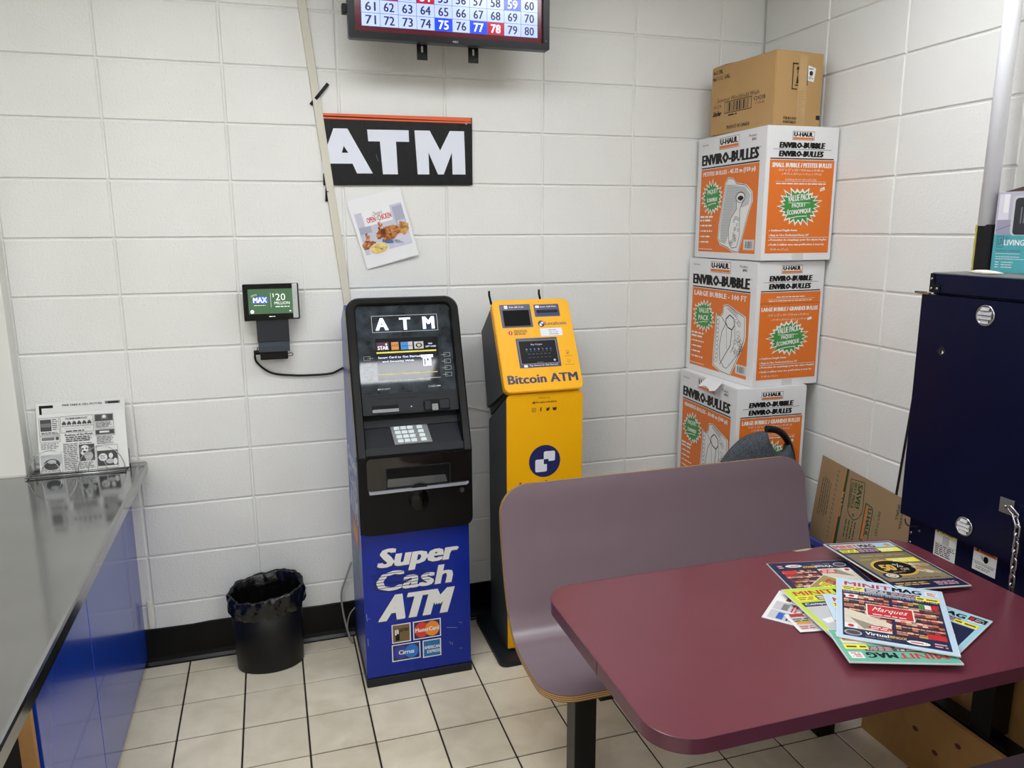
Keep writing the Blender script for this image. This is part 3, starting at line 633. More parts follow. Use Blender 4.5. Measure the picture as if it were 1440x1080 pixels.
p.flush('touch_screen', by); OL = ink('line_brown', (120, 80, 20)); p.ring(.271, .148, .006, .0012, OL, 1); p.poly([(.266, .144), (.276, .144), (.271, .136)], OL, 1); p.dashes(.256, .129, .290, .132, 1, OL, ragged=0)
p.ring(.270, .108, .006, .0012, OL, 1); p.line([(.262, .118), (.265, .115)], .001, OL, 1); p.line([(.270, .120), (.270, .117)], .001, OL, 1); p.line([(.278, .118), (.275, .115)], .001, OL, 1); p.dashes(.253, .093, .292, .096, 1, OL, ragged=0)
p.flush('icon_print', by); p.text('Bitcoin ATM', .010, .0275, .296, .063, NV, 1, bold=.05)
p.build('name_print', by)
p = PR((1.757, -.3751, 0), (1, 0, 0), (0, 0, 1)); DB = ink('dark_brown', (60, 38, 10))
p.text('Follow us', .129, 1.0625, .174, 1.0685, DB, 1); p.text('@localcoinatm', .101, 1.042, .203, 1.054, DB, 1, bold=.02)
p.poly(rrect(.101, 1.011, .117, 1.027, .004), DB, 0); p.poly(rrect(.1025, 1.0125, .1155, 1.0255, .003), M_YEL, 1); p.ring(.109, 1.019, .004, .0012, DB, 2)
p.text('f', .134, 1.011, .142, 1.028, DB, 1, bold=.05)
p.poly([(.159, 1.013), (.166, 1.012), (.172, 1.016), (.174, 1.024), (.169, 1.027), (.165, 1.022), (.159, 1.026), (.160, 1.019)], DB, 1)
p.disc(.194, 1.018, .008, DB, 1, ry=.006); p.disc(.188, 1.022, .003, DB, 2, n=10); p.disc(.200, 1.022, .003, DB, 2, n=10); p.line([(.194, 1.022), (.197, 1.029)], .001, DB, 1)
p.flush('handle_print', by)
logo(.154, .811, .065); p.flush('round_logo', by)
p.text('Localcoin', .05, .70, .26, .732, ink('kiosk_navy', (0, 0, 0)), 1, bold=.02)
p.build('pedestal_print', by)

# ------------------------------------------------------------------ television
tv = thing('television', (1.603, -.25, 2.348), 'wall mounted television showing a keno number board', 'television')
M_TVB = mat('tv_casing', (14, 16, 24), .3, spec=.25)
q = rrect(1.238, 2.347, 1.968, 2.785, .008); qi = rrect(1.262, 2.371, 1.944, 2.761, .002)
ringpanel(q, qi, (0, -.215, 0), (1, 0, 0), (0, 0, 1), (0, -1, 0), .037).build('bezel', M_TVB, tv)
s = MB(); s.box((1.242, -.222, 2.351), (1.964, -.195, 2.781), bev=.004); s.box((1.36, -.195, 2.40), (1.85, -.165, 2.73), bev=.01); s.build('casing', M_TVB, tv)
MAR = ink('tv_maroon', (70, 6, 18), .15, emit=(76, 6, 20), es=.5)
MB().box((1.262, -.240, 2.371), (1.944, -.224, 2.761)).build('screen', MAR, tv)
p = PR((0, -.2402, 0), (1, 0, 0), (0, 0, 1)); CELL = ink('tv_cell', (150, 165, 245), .15, emit=(168, 182, 255), es=.8); CB = ink('tv_blue', (20, 60, 240), .15, emit=(20, 60, 245), es=.8); CR = ink('tv_red', (150, 20, 40), .15, emit=(160, 22, 44), es=.8); CN = ink('tv_ink', (10, 12, 40), .3); CW = ink('tv_white', (235, 238, 255), .2, emit=(225, 230, 255), es=.8)
gx, gz, cw_, ch_ = 1.285, 2.735, .064, .0431
for n in range(80):
    c, r = n % 10, n // 10; x = gx + c * cw_; z = gz - (r + 1) * ch_; k = n + 1
    m_ = CB if k in (59, 75, 77) else CR if k in (52, 54, 78) else CELL
    p.rect(x + .0007, z + .0007, x + cw_ - .0007, z + ch_ - .0007, m_, 0)
    sx = str(k); wd = .0185 * len(sx); p.text(sx, x + cw_ / 2 - wd / 2, z + .0065, x + cw_ / 2 + wd / 2, z + ch_ - .0075, CN if m_ is CELL else CW, 1, bold=.025)
p.rect(gx, gz - 8 * ch_, gx + 10 * cw_, gz, ink('tv_line', (60, 80, 160), .2, emit=(60, 80, 160), es=.3), -1)
p.build('screen_numbers', tv)
p = PR((0, -.2522, 0), (1, 0, 0), (0, 0, 1)); p.text('NEC', 1.603, 2.352, 1.623, 2.358, K_LGREY, 1, bold=.03); p.rect(1.953, 2.378, 1.955, 2.380, K_YEL, 1); p.build('maker_mark', tv)
M_BRK = mat('black_bracket', (8, 8, 9), .4, spec=.2)
for x in (1.503, 1.693):
    s = MB(); ringpanel
    b_ = ringpanel(rrect(x - .019, 2.30, x + .019, 2.80, .001, n=2), rrect(x - .004, 2.325, x + .004, 2.348, .0035, n=2), (0, -.190, 0), (1, 0, 0), (0, 0, 1), (0, -1, 0), .003); b_.build('mount_rail', M_BRK, tv)
s = MB(); s.box((1.47, -.19, 2.60), (1.73, -.17, 2.63)); s.box((1.57, -.17, 2.54), (1.63, -.03, 2.68)); s.box((1.52, -.03, 2.48), (1.68, -.0005, 2.74)); s.build('wall_arm', M_BRK, tv)
MB().box((1.222, -.225, 2.43), (1.241, -.195, 2.462), bev=.003).build('side_knob', M_BRK, tv)

# ------------------------------------------------------------------ signs on the wall
sg = thing('wall_sign', (1.44, -.008, 1.87), 'black corrugated ATM sign with an orange stripe along its top', 'sign', rz=0)
m = mat('corrugated_black', (12, 12, 15), .4, spec=.3)
nt = m.node_tree; b_ = nt.nodes['Principled BSDF']; g_ = nt.nodes.new('ShaderNodeNewGeometry'); sx_ = nt.nodes.new('ShaderNodeTexWave'); sx_.bands_direction = 'X'; sx_.inputs['Scale'].default_value = 38; bp_ = nt.nodes.new('ShaderNodeBump'); bp_.inputs['Distance'].default_value = .0012; bp_.inputs['Strength'].default_value = .5
nt.links.new(g_.outputs['Position'], sx_.inputs['Vector']); nt.links.new(sx_.outputs['Fac'], bp_.inputs['Height']); nt.links.new(bp_.outputs['Normal'], b_.inputs['Normal'])
Q = [(1.146, 1.868), (1.731, 1.876), (1.7325, 2.134), (1.153, 2.130)]
s = MB(); s.prism(Q, (0, -.003, 0), (1, 0, 0), (0, 0, 1), (0, -1, 0), .005); s.build('board', m, sg)
a_ = math.atan2(.008, .585); p = PR((1.146, -.0081, 1.868), (math.cos(a_), 0, math.sin(a_)), (-math.sin(a_), 0, math.cos(a_)))
OR = ink('sign_orange', (232, 96, 40)); SW = ink('sign_white', (222, 226, 238))
p.poly([(.007, .2425), (.586, .2355), (.586, .2575), (.007, .2615)], OR, 0); p.poly([(.007, .249), (.586, .2405), (.586, .2435), (.007, .254)], K_BLACK, 1); p.poly([(.007, .2465), (.586, .2405), (.586, .2415), (.007, .2475)], OR, 2)
p.poly([(.050, .208), (.102, .208), (.189, .044), (.129, .044), (.114, .080), (.030, .080), (.012, .044), (-.0, .044), (-.0, .09)], SW, 1)
p.poly([(.068, .160), (.093, .112), (.048, .112)], m, 2) if False else p.poly([(.0845, .145), (.1, .12), (.076, .12)], K_BLACK, 2)
p.poly([(.176, .206), (.335, .206), (.335, .163), (.284, .163), (.286, .041), (.228, .041), (.222, .163), (.178, .163)], SW, 1)
p.poly([(.358, .206), (.418, .206), (.457, .132), (.498, .206), (.556, .206), (.557, .041), (.504, .041), (.504, .124), (.468, .041), (.445, .041), (.410, .124), (.410, .041), (.364, .041)], SW, 1)
p.line([(.205, .115), (.212, .09)], .0012, K_GREY, 2); p.build('sign_lettering', sg)
MB().cyl((1.7085, -.008, 2.112), (1.7085, -.0095, 2.112), .005, n=12).build('screw', M_GALV, sg)
# paper poster
ps = thing('poster', (1.35, -.004, 1.7), 'tilted white poster of fried chicken below the ATM sign', 'poster')
pu = Vector((.207, 0, .055)).normalized(); pv = Vector((-.055 * 1.0, 0, .207)).normalized(); pv = Vector((-pu.z, 0, pu.x)); po = Vector((1.298, -.007, 1.553)) - pv * .004; PW, PH = .212, .269
curl = lambda x, y: .010 * x / PW
s = MB(); g0 = []
for j in range(7):
    g0.append([po + pu * (PW * i / 6) + pv * (PH * j / 6) + Vector((0, -curl(PW * i / 6, PH * j / 6), 0)) for i in range(7)])
s.loft(g0, close=False); s.build('sheet', mat('poster_paper', (232, 232, 234), .35), ps)
p = PR(po, pu, pv, lift=.0006, warp=curl)
SK = ink('photo_lavender', (196, 196, 212)); SK2 = ink('photo_grey_blue', (166, 170, 188)); CHK = [ink('crust_a', (186, 112, 50)), ink('crust_b', (152, 80, 34)), ink('crust_c', (210, 142, 74))]; MAC = [ink('mac_a', (226, 196, 110)), ink('mac_b', (240, 216, 140))]
p.rect(.012, .052, .200, .214, SK, 0); p.rect(.014, .132, .060, .160, SK2, 1); p.rect(.128, .056, .198, .095, ink('photo_pale', (206, 206, 222)), 1); p.rect(.160, .100, .199, .206, SK2, 1); p.rect(.165, .110, .196, .150, SK, 2)
p.rect(.040, .158, .152, .214, ink('poster_white', (234, 234, 236)), 2)
p.text("Chester's", .078, .190, .122, .206, K_DGREEN, 3, bold=.0, shear=.3); p.text('OPEN', .052, .168, .086, .189, K_RED, 3, bold=.02); p.text('FOR', .088, .171, .094, .186, K_GREY, 3); p.text('CHICKEN', .096, .168, .150, .189, K_RED, 3, bold=.02)
def blob(cx, cy, rx, ry, cols, k, seed, l):
    rn = random.Random(seed)
    for i in range(k):
        a = rn.uniform(0, 2 * PI); r = math.sqrt(rn.random()); q = rn.uniform(.16, .3); p.disc(cx + rx * r * math.cos(a), cy + ry * r * math.sin(a), rx * q, rn.choice(cols), l + (i % 3), ry=ry * q * 1.1, n=9)
p.poly([(.085, .080), (.170, .040 + .02), (.150, .078), (.090, .098)], ink('tray_blue', (60, 110, 170)), 1)
blob(.122, .112, .045, .024, CHK, 70, 1, 2); blob(.100, .140, .012, .022, CHK, 22, 2, 2); blob(.036, .086, .024, .018, CHK, 34, 3, 2); blob(.038, .112, .010, .020, CHK, 20, 6, 2); blob(.180, .118, .022, .026, [CHK[2], ink('biscuit', (214, 168, 90))], 36, 4, 2)
p.disc(.068, .062, .040, IW, 5, ry=.026); p.disc(.068, .066, .036, MAC[0], 6, ry=.020); blob(.068, .066, .029, .015, MAC, 46, 5, 7)
p.build('poster_print', ps)

# ------------------------------------------------------------------ cable raceway and bits
M_BEIGE = mat('beige_raceway', (206, 202, 186), .45)
a, b = Vector((1.066, -.0003, 2.86)), Vector((1.218, -.0003, 1.40)); d = (b - a).normalized(); sd = d.cross(Vector((0, 1, 0))).normalized()
s = MB(); s.prism([(-.016, 0), (.016, 0), (.014, .011), (-.014, .011)], a, sd, Vector((0, -1, 0)), d, (b - a).length); o = s.build('cable_raceway', M_BEIGE)
origin_to(o, b); tag(o, 'beige cable strip slanting down the wall across the ATM sign', 'cable strip')
for pts, lab in (([(1.115, -.004, 2.158), (1.148, -.0145, 2.195), (1.182, -.004, 2.236)], 'short black tape strap crossing the cable strip above the ATM sign'), ([(1.160, -.006, 1.868), (1.158, -.010, 1.845), (1.156, -.006, 1.808)], 'short black tape strap beside the cable strip under the ATM sign')):
    P_ = [Vector(q) for q in pts]; s = MB(); rg = []
    for i, q in enumerate(P_):
        dd = (P_[min(i + 1, 2)] - P_[max(i - 1, 0)]).normalized(); w_ = dd.cross(Vector((0, 1, 0))).normalized() * .006; rg.append([q - w_, q + w_, q + w_ + Vector((0, -.0015, 0)), q - w_ + Vector((0, -.0015, 0))])
    s.loft(rg, smooth=False); o = s.build('tape_strap', M_BLK); origin_to(o, P_[1]); tag(o, lab, 'strap')

# ------------------------------------------------------------------ lottery display
ld = thing('display_screen', (.927, -.03, 1.22), 'small black lottery display showing 20 million on the wall', 'display')
s = MB(); s.prism([(.829, 1.368), (1.030, 1.371), (1.030, 1.506), (.829, 1.505)], (0, -.045, 0), (1, 0, 0), (0, 0, 1), (0, -1, 0), .025, bev=.002); s.build('screen_casing', M_BLKG, ld)
SG = ink('lotto_green', (70, 104, 74), .2, emit=(78, 116, 80), es=.25)
MB().box((.847, -.0712, 1.394), (1.006, -.0702, 1.487)).build('lit_screen', SG, ld)
p = PR((0, -.0715, 0), (1, 0, 0), (0, 0, 1)); LW = ink('lotto_white', (230, 235, 230), .3, emit=(225, 235, 230), es=.5); LB = ink('lotto_blue', (60, 90, 200), .3, emit=(60, 90, 210), es=.5)
p.poly([(.862, 1.436), (.905, 1.432), (.918, 1.440), (.914, 1.456), (.890, 1.461), (.863, 1.452)], LB, 0); p.text('MAX', .864, 1.436, .914, 1.456, LW, 1, bold=.04); p.text('LOTTO', .858, 1.458, .878, 1.464, LW, 1, rise=.25); p.dashes(.867, 1.424, .908, 1.428, 1, LW, ragged=0)
p.rect(.927, 1.418, .9278, 1.472, LW, 1); p.text('$', .934, 1.455, .940, 1.470, LW, 1); p.text('20', .945, 1.443, .980, 1.469, LW, 1); p.text('MILLION', .940, 1.428, .995, 1.439, LW, 1); p.dashes(.943, 1.417, .994, 1.423, 1, LW, ragged=0)
p.disc(.859, 1.403, .007, LW, 1, n=14); p.rect(.992, 1.401, .999, 1.405, LW, 1); p.text('NorBec', .920, 1.381, .938, 1.386, LW, 1) if False else p.dashes(.918, 1.381, .940, 1.386, 1, LW, ragged=0)
p.build('screen_print', ld)
MB().box((1.006, -.0735, 1.376), (1.025, -.0708, 1.504), bev=.0008).build('clear_strip_glare', mat('strip_glare', (200, 206, 206), .15, metal=.5), ld)  # clear plastic strip, the white glare on it put into its colour
s = MB(); s.box((.870, -.062, 1.285), (.987, -.040, 1.372), bev=.002); s.build('neck_plate', mat('navy_black_metal', (24, 30, 40), .4), ld)
s = MB(); s.prism([(-.062, 1.285), (-.076, 1.270), (-.076, 1.250), (-.030, 1.250), (-.030, 1.285)], (.872, 0, 0), (0, 1, 0), (0, 0, 1), (1, 0, 0), .114); s.build('fold_plate', mat('slate_metal', (52, 60, 72), .35), ld)
s = MB(); s.box((.876, -.066, 1.218), (.978, -.0005, 1.252), bev=.003); s.build('wall_block', M_BLK, ld)
s = MB(); s.tube([(.853, -.03, 1.243), (.88, -.03, 1.243)], .009, n=10); s.build('cable_plug', M_BLK, ld)
def bez(pts, n=10):
    P_ = [Vector(q) for q in pts]; P_ = [P_[0]] + P_ + [P_[-1]]; o = []
    for i in range(1, len(P_) - 2):
        for k in range(n):
            t = k / n; a, b, c, d = P_[i - 1:i + 3]
            o.append(.5 * ((2 * b) + (c - a) * t + (2 * a - 5 * b + 4 * c - d) * t * t + (3 * b - a - 3 * c + d) * t ** 3))
    return o + [P_[-2]]
def cable(pts, r, m, name, lab, cat='cable'):
    s = MB(); s.tube(bez(pts), r, n=8); o = s.build(name, m); origin_to(o, pts[0]); return tag(o, lab, cat)
cable([(.856, -.03, 1.2325), (.860, -.014, 1.205), (.888, -.008, 1.173), (.925, -.007, 1.153), (1.0, -.007, 1.142), (1.075, -.007, 1.139), (1.14, -.007, 1.142), (1.184, -.007, 1.160), (1.26, -.006, 1.19)], .0042, M_BLK, 'power_cable', 'black power cable drooping from the lottery display to the cash machine')
cable([(.876, -.03, 1.258), (.868, -.035, 1.262), (.866, -.03, 1.250)], .0016, M_BLK, 'thin_wire', 'tiny black wire loop left of the lottery display bracket')
cable([(.978, -.04, 1.235), (.992, -.045, 1.238), (.996, -.045, 1.230), (.985, -.045, 1.226), (.975, -.04, 1.228)], .0014, M_BLK, 'thin_wire', 'tiny black wire loop right of the lottery display bracket')
cable([(1.180, -.03, .340), (1.150, -.03, .262), (1.132, -.03, .20), (1.136, -.04, .12), (1.150, -.06, .04), (1.166, -.085, .006)], .004, mat('grey_cable', (140, 140, 136), .5), 'floor_cable', 'grey cable dropping to the floor left of the blue cash machine')
cable([(1.184, -.05, .145), (1.160, -.05, .115), (1.148, -.055, .06), (1.160, -.075, .012)], .003, mat('grey_cable', (0, 0, 0)), 'floor_cable', 'thin grey cable with a red plug, left foot of the blue cash machine')
cable([(1.592, -.02, .985), (1.65, -.008, .972), (1.72, -.006, .957), (1.79, -.006, .937)], .0026, mat('white_cable', (224, 224, 220), .5), 'white_cable', 'thin white cable on the wall between the two cash machines')
cable([(1.600, -.035, .025), (1.66, -.05, .012), (1.70, -.055, .010), (1.72, -.06, .022)], .004, M_BLK, 'floor_cable', 'black cable on the floor between the two cash machines')

# ------------------------------------------------------------------ waste bin
wbn = thing('waste_bin', (.838, -.125, 0), 'black oval waste bin with a bin liner against the back wall', 'waste bin')
def oval(z, rx, ry, n=56, f=None):
    return [(.838 + (rx + (f(2 * PI * i / n, z) if f else 0)) * math.cos(2 * PI * i / n), -.122 + (ry + (f(2 * PI * i / n, z) if f else 0)) * math.sin(2 * PI * i / n), z) for i in range(n)]
s = MB(); s.loft([oval(.0, .124, .085), oval(.004, .127, .088), oval(.30, .136, .104), oval(.30, .133, .101), oval(.012, .122, .085)], smooth=True); s.build('bin_shell', mat('bin_black', (15, 15, 15), .42, spec=.3), wbn)
rn = random.Random(5); ph = [rn.uniform(0, 6) for _ in range(8)]
def wr_(a, z): return .0035 * math.sin(9 * a + ph[0] + z * 40) + .0028 * math.sin(17 * a + ph[1] - z * 60) + .002 * math.sin(29 * a + ph[2] + z * 90)
def ov2(z, dr, tilt=0.):
    L = oval(z, .138 + dr, .104 + dr, 112, wr_); o = []
    for k, (x, y, zz) in enumerate(L):
        a = 2 * PI * k / 112; o.append((x, y, zz + tilt * (.018 * math.sin(a + .6) + .004 * math.sin(3 * a + ph[3]) + .0015 * math.sin(11 * a))))
    return o
s = MB(); s.loft([ov2(.245, .001, .8), ov2(.262, .007, .6), ov2(.285, .006, .6), ov2(.305, .008, .8), ov2(.322, .005, 1), ov2(.330, -.001, 1.1), ov2(.322, -.009, 1), ov2(.28, -.015, .6), ov2(.2, -.022, .2), ov2(.10, -.030), ov2(.05, -.055)], cap=False); s.build('bin_liner', mat('bin_bag_black', (12, 12, 13), .18, bump=(45, .8, .006)), wbn)
# ------------------------------------------------------------------ cartons in the corner
M_WBOX = mat('white_carton', (224, 224, 226), .6, noise=(5, .4, (208, 208, 208))); M_KRAFT = mat('kraft_carton', (178, 142, 92), .7, noise=(4, .5, (164, 128, 80)), bump=(120, .12, .0005)); M_TAPE = mat('clear_tape', (206, 206, 204), .25)
def carton(D, x, yaw, w1, w2, h, zt, label, m, group):
    a = Vector((x, D, zt - h)); l = Vector((-math.cos(yaw), -math.sin(yaw), 0)); r = Vector((-l.y, l.x, 0))
    if r.x < 0: r = -r
    t = thing('carton', a + l * w1 / 2 + r * w2 / 2, label, 'box', group)
    t.location.z = zt - h
    s = MB(); s.prism([(0, 0), (w1, 0), (w1, w2), (0, w2)], a, l, r, Vector((0, 0, 1)), h, bev=.0025); s.build('carton_body', m, t)
    A = a + l * w1
    # top flaps meeting in the middle
    s = MB(); s.prism([(.002, .002), (w1 - .002, .002), (w1 - .002, w2 / 2 - .001), (.002, w2 / 2 - .001)], a + Vector((0, 0, h)), l, r, Vector((0, 0, 1)), .0012); s.build('top_flap', m, t)
    s = MB(); s.prism([(.002, w2 / 2 + .001), (w1 - .002, w2 / 2 + .001), (w1 - .002, w2 - .002), (.002, w2 - .002)], a + Vector((0, 0, h)), l, r, Vector((0, 0, 1)), .0012); s.build('top_flap', m, t)
    return t, PR(A, -l, (0, 0, 1)), PR(a, r, (0, 0, 1))
def uhaul(p, x0, y0, x1, y1):
    h = y1 - y0; w = x1 - x0; p.rect(x0, y0, x1, y1, K_BLACK, 1); p.rect(x0 + .0015, y0 + .0015, x1 - .0015, y1 - .0015, K_WHITE, 2)
    p.rect(x0 + w * .03, y0 + h * .08, x1 - w * .03, y0 + h * .32, K_ORANGE, 3); p.text('U-HAUL', x0 + w * .05, y0 + h * .40, x1 - w * .06, y0 + h * .90, K_BLACK, 3, bold=.09)
def left_face(p, w, title, sub, burst, seed, product):
    w0, w1 = .035, w - .042
    p.text('uhaul.com', .035, .468, .085, .475, K_BLACK, 1); uhaul(p, .168, .442, .315, .488); p.text('Product', w - .12, .470, w - .07, .480, K_BLACK, 1); p.text('BPBC', w - .10, .455, w - .068, .465, K_BLACK, 1, bold=.02)
    p.text(title, w0, .386, w1 - .006, .430, K_BLACK, 1, bold=.085); p.text('TM', w1 - .004, .424, w1 + .004, .430, K_BLACK, 1)
    p.rect(w0, .373, w1, .378, K_BLACK, 1); p.rect(w0, .026, w1, .370, K_ORANGE, 0)
    p.text(sub, w0 + .016, .337, w1 - .022, .359, K_WHITE, 1, bold=.05)
    if t is not None: p.flush('left_title_print', t)
    p.star(.131, .252, .078, .062, K_GREEN, 1, n=20, seed=seed, rim=K_WHITE, riml=.012)
    for i, ln in enumerate(burst): p.text(ln, .092, .262 - i * .032, .172, .284 - i * .032, K_WHITE, 3, bold=.03, rise=.06)
    p.line([(.1, .220), (.13, .226), (.165, .228)], .003, K_WHITE, 3)
    p.dashes(.042, .150, .150, .180, 2, K_WHITE, seed=seed)
    for i in range(4): p.disc(.046, .136 - i * .023, .003, K_WHITE, 1, n=8); p.dashes(.054, .130 - i * .023, .150, .142 - i * .023, 1, K_WHITE, seed=seed + i, ragged=.4)
    p.dashes(.040, .034, .165, .040, 1, K_WHITE, seed=9)
    p.rect(.382, .040, .456, .080, K_WHITE, 1); p.rect(.384, .042, .454, .078, K_BLACK, 2); p.rect(.385, .043, .453, .077, K_WHITE, 3); p.bars(.392, .046, .446, .074, K_BLACK, 4)
    if product == 'roll':
        o = [(.234, .304), (.252, .324), (.29, .318), (.311, .300), (.377, .290), (.418, .262), (.424, .225), (.405, .190), (.348, .030), (.300, .034), (.267, .048), (.214, .060), (.197, .085), (.199, .135)]
        c = (.31, .17); p.poly([(c[0] + (x - c[0]) * 1.06, c[1] + (y - c[1]) * 1.03) for x, y in o], K_WHITE, 1)
        p.line(o + [o[0]], .0022, K_BLACK, 3); body = o[:8] + [(.34, .20), (.30, .06), (.267, .048)] + o[-3:]
        p.poly([(.238, .300), (.375, .283), (.412, .255), (.405, .215), (.36, .205), (.335, .215), (.310, .170), (.250, .060), (.214, .068), (.204, .13)], K_LGREY, 2)
        rn = random.Random(2)
        for j in range(22):
            for i in range(14):
                x = .205 + i * .0125 + (j % 2) * .006 + j * .002; y = .070 + j * .0105
                if x < .232 + j * .0026 + (.1 if j > 14 else .022): p.line([(x, y), (x + .004, y + .006), (x + .009, y + .003)], .0011, K_GREY, 4)
        p.ring(.345, .245, .034, .003, K_BLACK, 4, ry=.022); p.disc(.345, .245, .028, K_WHITE, 4, ry=.017); p.disc(.347, .242, .020, K_BLACK, 5, ry=.009)
        v = [(.318, .232), (.322, .20), (.285, .165), (.270, .12), (.278, .065), (.300, .045), (.335, .05), (.352, .095), (.348, .15), (.345, .20), (.366, .232)]
        p.poly(v, K_WHITE, 4); p.line(v, .0025, K_BLACK, 5)
        for k in range(18): p.ring(rn.uniform(.285, .342), rn.uniform(.06, .165), .007, .002, K_DGREY, 5, n=7)
    else:
        o = [(.279, .307), (.31, .312), (.349, .299), (.426, .274), (.432, .20), (.426, .173), (.40, .12), (.345, .026), (.278, .032), (.224, .050), (.224, .12), (.230, .20), (.232, .271), (.262, .262), (.276, .275)]
        c = (.32, .17); p.poly([(c[0] + (x - c[0]) * 1.08, c[1] + (y - c[1]) * 1.03) for x, y in o], K_WHITE, 1); p.line(o + [o[0]], .0024, K_BLACK, 3)
        p.line([(.30, .255), (.325, .275), (.355, .262), (.362, .235), (.345, .215), (.315, .222), (.30, .24), (.30, .255)], .0045, K_BLACK, 3)
        p.line([(.27, .26), (.30, .235), (.275, .20), (.262, .14), (.268, .08), (.30, .052)], .003, K_BLACK, 3); p.line([(.345, .215), (.340, .15), (.30, .10), (.27, .06)], .0035, K_BLACK, 3)
        p.line([(.362, .235), (.372, .17), (.345, .12)], .0025, K_DGREY, 3); p.line([(.30, .245), (.31, .19), (.315, .13)], .002, K_GREY, 3)
        rn = random.Random(8)
        for k in range(11): p.ring(.240 + (k % 2) * .004, .075 + k * .018, .0105, .0016, K_DGREY, 2, ry=.010, n=9)
        for k in range(20): a = rn.uniform(0, 1); p.ring(.385 + rn.uniform(-.02, .03), .115 + a * .14, .011, .0016, K_DGREY, 2, ry=.010, n=9)
        for k in range(8): p.ring(.31 + k * .009, .305 - k * .004, .009, .0016, K_DGREY, 2, n=9)
        p.line([(.30, .052), (.32, .05), (.40, .125), (.427, .175)], .0022, K_BLACK, 3)
def right_face(p, w, large, flap, seed):
    uhaul(p, .108, .450, .205, .482)
    p.text('ENVIRO-BUBBLE', .052, .420, .256, .442, K_BLACK, 1, bold=.10, shear=.1); p.rect(.026, .4155, .284, .4168, K_BLACK, 1); p.text('ENVIRO-BULLES', .052, .389, .252, .411, K_BLACK, 1, bold=.10, shear=.1)
    p.rect(.016, .380, w - .018, .384, K_BLACK, 1); p.rect(.016, .029, w - .014, .377, K_ORANGE, 0)
    y = .350
    if flap:
        p.rect(.016, .332, w - .014, .3335, ink('fold_brown', (120, 60, 24)), 1); p.dashes(.09, .355, .225, .362, 1, K_WHITE, seed=1, ragged=0); p.dashes(.055, .340, .262, .347, 1, K_WHITE, seed=2, ragged=0); p.rect(.05, .350, .27, .351, K_WHITE, 1); y = .305
        p.text('LARGE BUBBLE / GRANDES BULLES', .024, .303, .292, .319, K_WHITE, 1, bold=.06); p.text('5/16" x 12" x 100\' / 7.94 mm x 30.48 cm', .058, .283, .250, .292, K_WHITE, 1); p.text('x 30.48 m (5/16 po x 12 po x 100 pi)', .072, .264, .240, .273, K_WHITE, 1)
        cy = .195
    else:
        p.text('LARGE BUBBLE / GRANDES BULLES' if large else 'SMALL BUBBLE / PETITES BULLES', .026, .350, .292, .367, K_WHITE, 1, bold=.06)
        p.text('5/16" x 12" x 100\' / 7.94 mm x 30.48 cm' if large else '3/16" x 12" x 150\' / 4.76 mm x 30.48 cm', .056, .336, .256, .345, K_WHITE, 1); p.text('x 30.48 m (5/16 po x 12 po x 100 pi)' if large else 'x 45.72 m (3/16 po x 12 po x 150 pi)', .070, .321, .246, .330, K_WHITE, 1)
        p.text('DISPENSE FROM OPPOSITE SIDE', .088, .301, .226, .308, K_WHITE, 1); p.rect(.044, .2975, .272, .2985, K_WHITE, 1); p.dashes(.048, .286, .270, .294, 1, K_WHITE, seed=5, ragged=0); cy = .206
    p.star(.156, cy, .092, .066, K_GREEN, 1, n=22, seed=seed, rim=K_WHITE, riml=.012)
    p.text('VALUE PACK', .104, cy + .016, .205, cy + .040, K_WHITE, 3, bold=.03, rise=.10); p.rect(.108, cy + .012, .205, cy + .014, K_WHITE, 3); p.text('PAQUET', .124, cy - .008, .186, cy + .010, K_WHITE, 3, bold=.03, rise=.08); p.text('\u00c9CONOMIQUE', .104, cy - .036, .212, cy - .012, K_WHITE, 3, bold=.03, rise=.10)
    p.line([(.118, cy - .045), (.15, cy - .038), (.195, cy - .036)], .003, K_WHITE, 3)
    if not flap: p.poly([(.246, .262), (.268, .268), (.266, .280), (.247, .274)], K_WHITE, 1); p.bars(.249, .268, .264, .272, K_GREY, 2)
    else: p.poly([(.245, .262), (.266, .266), (.264, .276), (.244, .272)], K_WHITE, 1)
    for i, ln in enumerate(('Cushions Fragile Items', 'Easy to Use: Perforated Every 12"')): p.disc(.031, .115 - i * .018, .0022, K_WHITE, 1, n=8); p.text(ln, .037, .110 - i * .018, .155 + i * .055, .120 - i * .018, K_WHITE, 1, bold=.05)
    p.rect(.029, .088, w - .02, .0895, K_WHITE, 1)
    for i, ln in enumerate(('Protection de coussinage pour des objets fragiles', 'Facile \u00e0 utiliser avec une perforation \u00e0 tous les')): p.disc(.031, .079 - i * .018, .0022, K_WHITE, 1, n=8); p.text(ln, .037, .074 - i * .018, .292 - i * .01, .084 - i * .018, K_WHITE, 1, bold=.05)
    p.text('30.48 cm (12 po)', .040, .038, .120, .048, K_WHITE, 1)
CG = 'cartons stacked in the corner'
t, L_, R_ = carton(-.53, 2.7328, -1.5865, .5035, .3164, .4999, 2.0764, 'white and orange small bubble wrap carton, just under the brown carton', M_WBOX, CG)
left_face(L_, .5035, 'ENVIRO-BULLES', 'PETITES BULLES - 45.72 m (150 pi)', ('PAQUET', '\u00c9CONOMIQUE'), 3, 'roll'); L_.build('left_face_print', t); right_face(R_, .3164, False, False, 11); R_.build('right_face_print', t)
MB().prism([(.14, 0), (.19, 0), (.19, .028), (.14, .028)], R_.o + R_.n * .0003, R_.u, R_.v, R_.n, .0004).build('tape_strip', M_TAPE, t)
t, L_, R_ = carton(-.52, 2.7339, -1.5467, .4976, .3146, .4955, 1.5717, 'white and orange large bubble wrap carton, middle of the corner stack', M_WBOX, CG)
